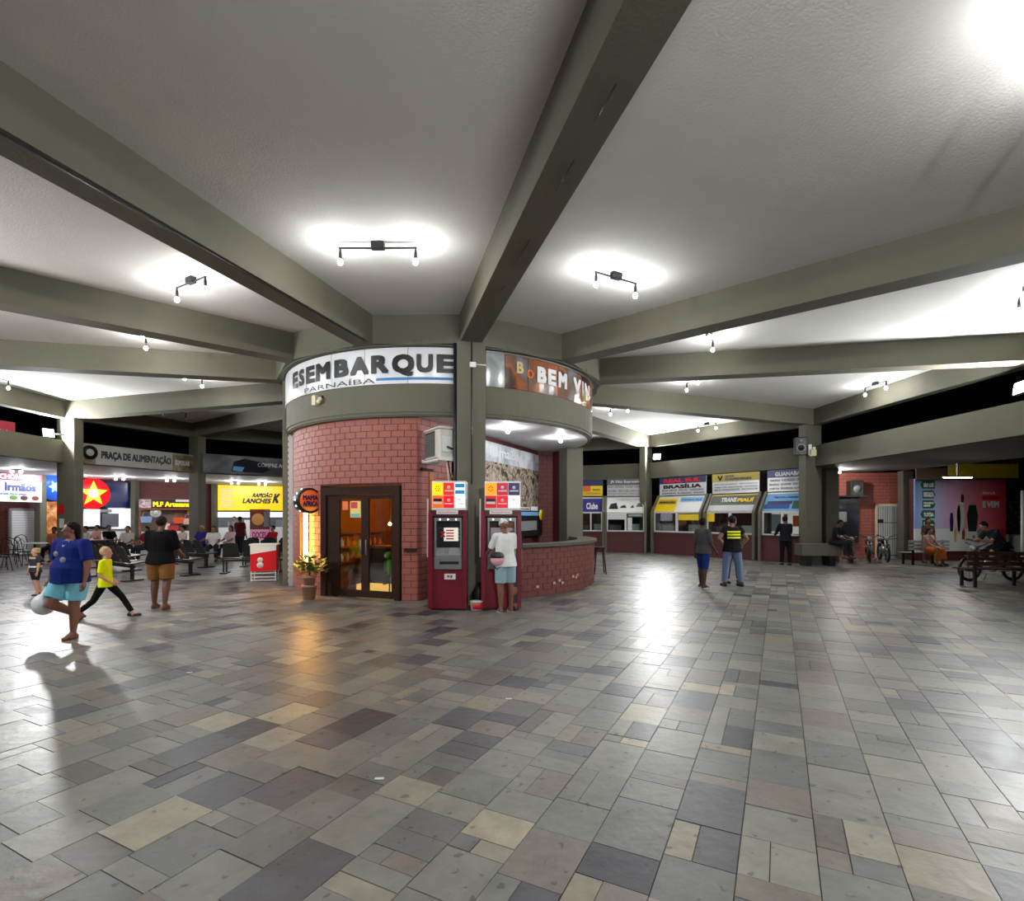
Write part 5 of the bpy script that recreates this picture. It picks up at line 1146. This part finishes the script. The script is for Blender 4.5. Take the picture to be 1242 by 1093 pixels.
    loft(b, [(tp(-.05, belly*.3), .118*h*wb+g, .082*h*wb+g+belly*.2*h), (tp(0,belly*.3), .112*h*wb+g, .076*h*wb+g+belly*.4*h), (tp(.08,.004+belly*.5), (.094+belly*.4)*h*wb+g, (.06+belly*.6)*h*wb+g), (tp(.16,.004), .092*h*wb+g, .064*h*wb+g), (tp(.24), .098*h*wb+g, .058*h*wb+g), (tp(.272), .086*h*wb+g, .048*h*wb+g), (tp(.298), .05*h*wb+g, .038*h*wb+g)])
    for s in (-1, 1):
        sh, el, wr, d = J['arm', s]; e_ = sh.lerp(el, min(1, sleeve*1.35)); b.ball(sh, .039*h*w, 10, 7); limb(b, tp(.286)+Vector((s*.03*h,0,0)), .026*h, sh, .036*h*w); b.tube([sh, sh.lerp(e_,.5), e_], [.039*h*w, .037*h*w, .036*h*w if sleeve < .9 else .030*h*w], 12)
        if sleeve > .9: limb(b, el, .031*h*w, wr, .022*h)
    link('shirt', fuse(b, 'shirt', shm, t, vox), t)
    # ---- trousers / shorts / skirt
    b = MB(); loft(b, [(tp(.03), .086*h*wb+g*.6, .058*h*wb+g*.6), (tp(0), .094*h*wb+g*.6, .062*h*wb+g*.8), (tp(-.05), .086*h*wb+g, .062*h*wb+g)])
    for s in (-1, 1):
        hp, kn, an = J['leg', s]
        if cover <= 1: e_ = hp.lerp(kn, cover*1.05); b.ball(hp, .062*h*w, 10, 7); b.tube([hp, hp.lerp(e_,.5), e_], [.064*h*w, .061*h*w, .056*h*w], 14)
        else:
            limb(b, hp, .062*h*w, kn, .044*h*w); e_ = kn.lerp(an, cover-1.02); b.tube([kn, kn.lerp(e_,.5), e_], [.043*h*w, .040*h*w, .036*h*w], 12)
    if skirt:
        a = J['leg',-1]; c_ = J['leg',1]; K = (a[1]+c_[1])/2; b.tube([tp(-.02), (tp(-.02)+K)/2, K, K*1.0+Vector((0,.02*h,-.18*h))], [.09*h*w,.10*h*w,.11*h*w,.12*h*w], 14)
    link('skirt' if skirt else ('shorts' if cover <= 1 else 'trousers'), fuse(b, 'bottoms', bm, t, vox), t)
    for s in (-1, 1):
        heel, toe = J['foot', s]; c = MB()
        if flat: 
            d = (toe-heel).normalized(); Q = d.to_track_quat('Y','Z').to_matrix(); c.ball((heel+toe)/2 + Q @ Vector((0,0,-.017*h)), (.030*h,.075*h,.007*h), 12, 6, rot=Q); x = toe.lerp(heel,.35)
            c.tube([x+Q@Vector((-.028*h,0,-.012*h)), x+Q@Vector((0,.01*h,.014*h)), x+Q@Vector((.028*h,0,-.012*h))], .005*h, 5)
        else:
            d = (toe-heel).normalized(); Q = d.to_track_quat('Y','Z').to_matrix(); c.ball(heel+Q@Vector((0,.0,.002*h)), (.026*h,.034*h,.026*h), 12, 8, rot=Q); c.ball(toe.lerp(heel,.25), (.028*h,.055*h,.020*h), 12, 8, rot=Q); c.ball((heel+toe)/2+Q@Vector((0,0,-.016*h)), (.03*h,.08*h,.006*h), 12, 6, rot=Q)
        c.build('sandal' if flat else 'shoe', so, t)
    return t, J, tp
def loc_of(x, y): return gp(x, y)
DARK = (92,60,46); MIDS = (140,96,74); LIGHT = (206,160,134)
# walking family
P = gp(80, 776); wo, J, tp = person('woman in a royal blue polo and turquoise shorts walking, plastic bag in hand', (P[0]+.04, P[1]+.05), 188, 1.64, 1.26, (132,88,70), (24,38,110), .62, (124,196,214), .78,
    legs=((4,-6,-6,-9),(26,6,-58,-12)), arms=((4,14,14,2),(-6,20,6,12)), turn=28, belly=.035, shoes=(80,52,40), flat=True, hair=(22,16,16), hairstyle='long')
COLR = MB(); 
for s in (-1,1): COLR.tube([tp(.305)+Vector((s*.065,.0,.0)), tp(.29)+Vector((s*.05,.085,.0)), tp(.25)+Vector((0,.125,0))], .008, 5)
COLR.build('collar', WHITE, wo); MB().ball(tp(.19)+Vector((.09,.144,0)), (.04,.010,.04), 10, 6).build('chest_print', GREYP, wo); MB().ball(tp(.12)+Vector((-.05,.172,.04)), (.05,.014,.04), 10, 6).build('chest_badge', GREYP, wo)
hx = J['arm',1][2]; bg = thing('plastic_bag', 'bulging white plastic shopping bag carried by the woman in blue', 'bag', (wo.location.x, wo.location.y, 0), wo.rotation_euler.z)
b = MB(); b.ball(hx+Vector((.10,.0,-.34)), (.16,.13,.15), 14, 10); b.tube([hx+Vector((.01,0,-.06)), hx+Vector((.06,0,-.26))], [.02,.10], 10)
link('bag_body', fuse(b, 'bag_body', mat('plastic_white',(224,226,228),.35,noise=.12,nscale=12), bg, .015), bg); MB().tube([hx+Vector((0,.02,-.10)), hx+Vector((0,.0,-.05)), hx+Vector((0,-.02,-.10))], .01, 5).build('handle', WHITE, bg)
P = gp(43, 722); td, J, tp = person('small curly haired toddler in a dark striped top walking behind the shopping bag', P, 200, 1.02, 1.15, LIGHT, (60,58,66), .5, (34,34,38), .8, hair=(190,160,110), hairstyle='curly', legs=((12,4,-10,2),(-12,4,-22,2)), shoes=(30,30,34))
b = MB(); b.tube([tp(.235), tp(.275)], [.105, .10], 14); b.build('yellow_yoke', mat('sand_cloth',(206,190,130),.8), td); b = MB(); b.tube([tp(.06), tp(.09)], [.118,.118], 14); b.build('pale_stripe', WHITE, td)
P = gp(128, 749); bo, J, tp = person('boy in a bright yellow T-shirt and black trousers striding to the right', P, 78, 1.30, .88, LIGHT, (232,240,30), .6, (20,20,24), 1.95, legs=((40,3,30,0),(-26,3,-50,0)), arms=((-10,10,50,-20),(-4,10,48,-24)), hair=(196,160,120), shoes=(20,20,22))
P = gp(195, 738); mb_, J, tp = person('broad man in a black T-shirt and brown shorts seen from behind', P, -4, 1.70, 1.22, (96,58,44), (14,14,17), .75, (120,82,44), .86, legs=((6,2,0,2),(-6,4,-14,2)), arms=((12,9,60,-4),(12,9,60,-4)), hair=(30,26,26), hairstyle='bun', shoes=(90,54,44), flat=True, nod=18)
# at the cash machine
P = gp(613, 742); m1, J, tp = person('man in a white T-shirt, pale blue shorts and reversed white cap at the cash machine', (P[0],P[1]-.02), -22, 1.66, 1.02, (120,78,58), (232,232,232), .62, (150,178,188), .88, legs=((-2,2,-4,0),(2,2,-2,0)), arms=((28,14,58,4),(20,10,40,0)), cap=(232,230,224), nod=25, lean=5, shoes=(200,190,184), flat=True)
hx = J['arm',-1][1]; hl = thing('motorcycle_helmet', 'pink and black motorcycle helmet hanging from the arm of the man at the cash machine', 'helmet', (m1.location.x-.14, m1.location.y-.12, 0))
zz = zat(679, 9.1); b = MB(); b.ball((0,0,zz), (.125,.13,.12), 16, 10); b.build('shell', mat('helmet_pink',(226,170,180),.2), hl); b = MB(); b.ball((0,0,zz+.05), (.128,.133,.085), 16, 8); b.build('visor_band', BLACKP, hl); MB().tube([(-.06,-.02,zz-.12),(0,.0,zz-.18),(.06,-.02,zz-.12)],.012,6).build('chin_strap', BLACK, hl)
m2, J, tp = person('bald man in grey standing close to the cash machine, hidden behind the man in white', (P[0]+.10, P[1]+.38-.12), 10, 1.66, .9, (140,90,70), (70,70,74), .6, (60,60,66), 1.9, bald=True, nod=20, arms=((30,6,70,0),(10,4,20,0)))
# pair in the middle right
P = gp(853, 713); m3, J, tp = person('man in a dark grey T-shirt and blue knee shorts standing sideways', P, 64, 1.66, 1.02, (66,44,36), (66,66,68), .7, (26,44,104), 1.02, legs=((6,4,2,2),(-8,4,-8,2)), arms=((-10,8,4,2),(8,8,40,2)), lean=-2, nod=8, hair=(18,14,14), shoes=(200,190,176), flat=True)
MB().ball(tp(.17)+Vector((0,.115,0)), (.06,.02,.16), 10, 7).build('chest_print', WHITE, m3)
P = gp(888, 711); m4, J, tp = person('man in a black vest with three yellow bands and jeans seen from behind', P, -6, 1.72, 1.12, (120,84,66), (18,18,20), .35, (104,120,150), 1.97, legs=((3,6,1,5),(-3,8,-3,5)), arms=((-12,34,22,-32),(-12,34,22,-32)), shoes=(24,24,28), hair=(30,24,22), nod=5)
for f in (.15,.19,.23):
    b = MB(); rx_, ry_, zc_ = .206, .146, tp(f).z; arcp = [(rx_*math.cos(R_(a)), ry_*math.sin(R_(a))) for a in range(215,326,10)]; b.plate(arcp + [(x*.9,y*.9) for x,y in reversed(arcp)], zc_-.02, zc_+.02); b.build('vest_band', mat('vest_yellow',(230,240,40),.5), m4)
X, Y = at(889, 13.35); m5, J, tp = person('man in a dark green shirt facing the camera behind the striped vest', (X, Y), 176, 1.70, 1.1, MIDS, (28,74,54), .7, (40,44,60), 1.95, arms=((-8,36,24,-34),(-8,36,24,-34)), legs=((0,5,0,4),(0,5,0,4)), hair=(24,20,18))
P = at(953, 18.1); person('man in dark clothes leaning at the blue ticket booth', P, 6, 1.70, 1.05, DARK, (20,22,30), .95, (18,18,22), 1.97, arms=((24,14,70,-10),(30,14,80,-10)), lean=6, shoes=(20,20,22), vox=.018)
X, Y = at(888, 21.6); 
# right corner
sit = ((82,6,4,2),(82,6,4,2))
person('man in dark clothes sitting on the concrete seat, looking down', (*at(1012,17.7),), 150, 1.68, 1.0, DARK, (24,24,28), .6, (30,30,36), 1.9, legs=sit, seat=.72-.02, arms=((28,8,70,-14),(28,8,70,-14)), lean=14, nod=20, vox=.018)
person('woman with dark hair and long orange skirt seated on the bench by the mural', (14.15,18.0), 160, 1.62, 1.0, MIDS, (150,120,112), .4, (150,84,36), .9, legs=sit, seat=.44, arms=((30,8,60,-10),(30,8,60,-10)), skirt=True, hairstyle='long', lean=6, nod=10, vox=.018)
person('darker haired person standing at the bench beside the destination arrows', (14.9,18.9), 185, 1.62, .95, DARK, (60,46,44), .6, (110,60,30), 1.2, hairstyle='long', vox=.018)
rd, J, tp = person('young man in black bent over a phone on the motorcycle saddle', (12.65,13.6), -84, 1.72, 1.05, (130,92,74), (30,32,38), .55, (20,20,24), .95, legs=((70,12,10,4),(60,12,0,4)), seat=.80, lean=38, nod=30, arms=((30,8,98,-14),(30,8,98,-14)), hair=(20,16,16), hairstyle='short', shoes=(190,190,190))
hx = J['arm',-1][2]; ph = thing('phone', 'phone held by the young man on the motorcycle', 'phone', (rd.location.x, rd.location.y, 0), rd.rotation_euler.z); MB().bbox(hx.x+.04,hx.x+.11,hx.y+.06,hx.y+.075,hx.z-.02,hx.z+.12,.004).build('case', BLACK, ph)
# food hall people
def seated(x, Y, yaw, lab, shirt, hair=(26,20,18), skin=MIDS, seat=.45, **k): return person(lab, at(x, Y), yaw, 1.64, 1.05, skin, shirt, .6, (40,40,50), 1.9, legs=sit, seat=seat, arms=((30,8,74,-10),(30,8,74,-10)), hair=hair, vox=.02, **k)
seated(132, 21.6, 120, 'person in black seated behind the boy in yellow', (18,18,20), hairstyle='bun')
seated(118, 21.9, 200, 'person in a pink top seated at the star shop counter', (206,150,146))
seated(104, 19.6, 200, 'person in white seated behind the woman in blue', (214,210,206))
seated(155, 19.6, 170, 'person in a pale top seated left of the man in black', (200,190,186))
seated(178, 19.2, 200, 'person in a dark red top seated just left of the man in black', (120,30,44), hairstyle='long')
seated(222, 20.0, 210, 'person in a cream top seated right of the man in black', (214,200,190))
seated(245, 20.6, 190, 'child in a purple blue top seated beside the far column', (50,46,130), hair=(200,170,150))
seated(259, 19.6, 160, 'person in a white patterned top seated on the far row of seats', (220,214,216))
seated(280, 20.6, 200, 'person in a pink and white top seated on the far row of seats', (220,190,194), hairstyle='long')
person('customer in a dark maroon top standing at the snack bar', at(291, 22.5), 10, 1.68, 1.1, DARK, (80,20,28), .6, (30,30,40), 1.95, vox=.02)
seated(331, 20.5, 200, 'person in a red shirt seated behind the promotional counter', (170,30,44))
person('attendant in grey behind the snack bar counter', at(284, 27.6), 180, 1.68, 1.0, MIDS, (110,110,114), .6, (30,30,40), 1.95, vox=.02)
person('customer sitting low on a dark stool at the left edge table', at(66, 19.2), 170, 1.6, 1.0, DARK, (190,120,90), .6, (30,30,34), 1.9, legs=sit, seat=.45, vox=.02)
# vendor stand foot shapes: litter specks on the floor
for x, y, lab in ((617,848,'small white paper scrap on the floor in the middle'),(460,945,'small white paper scrap on the dark slab'),(230,816,'small white paper scrap on the left floor')):
    X, Y = gp(x, y); MB().plate([(-.03,-.012),(.03,-.008),(.028,.014),(-.026,.01)], 0, .004).build('paper_scrap', WHITE, None, label=lab, cat='litter', loc=(X, Y, .001))
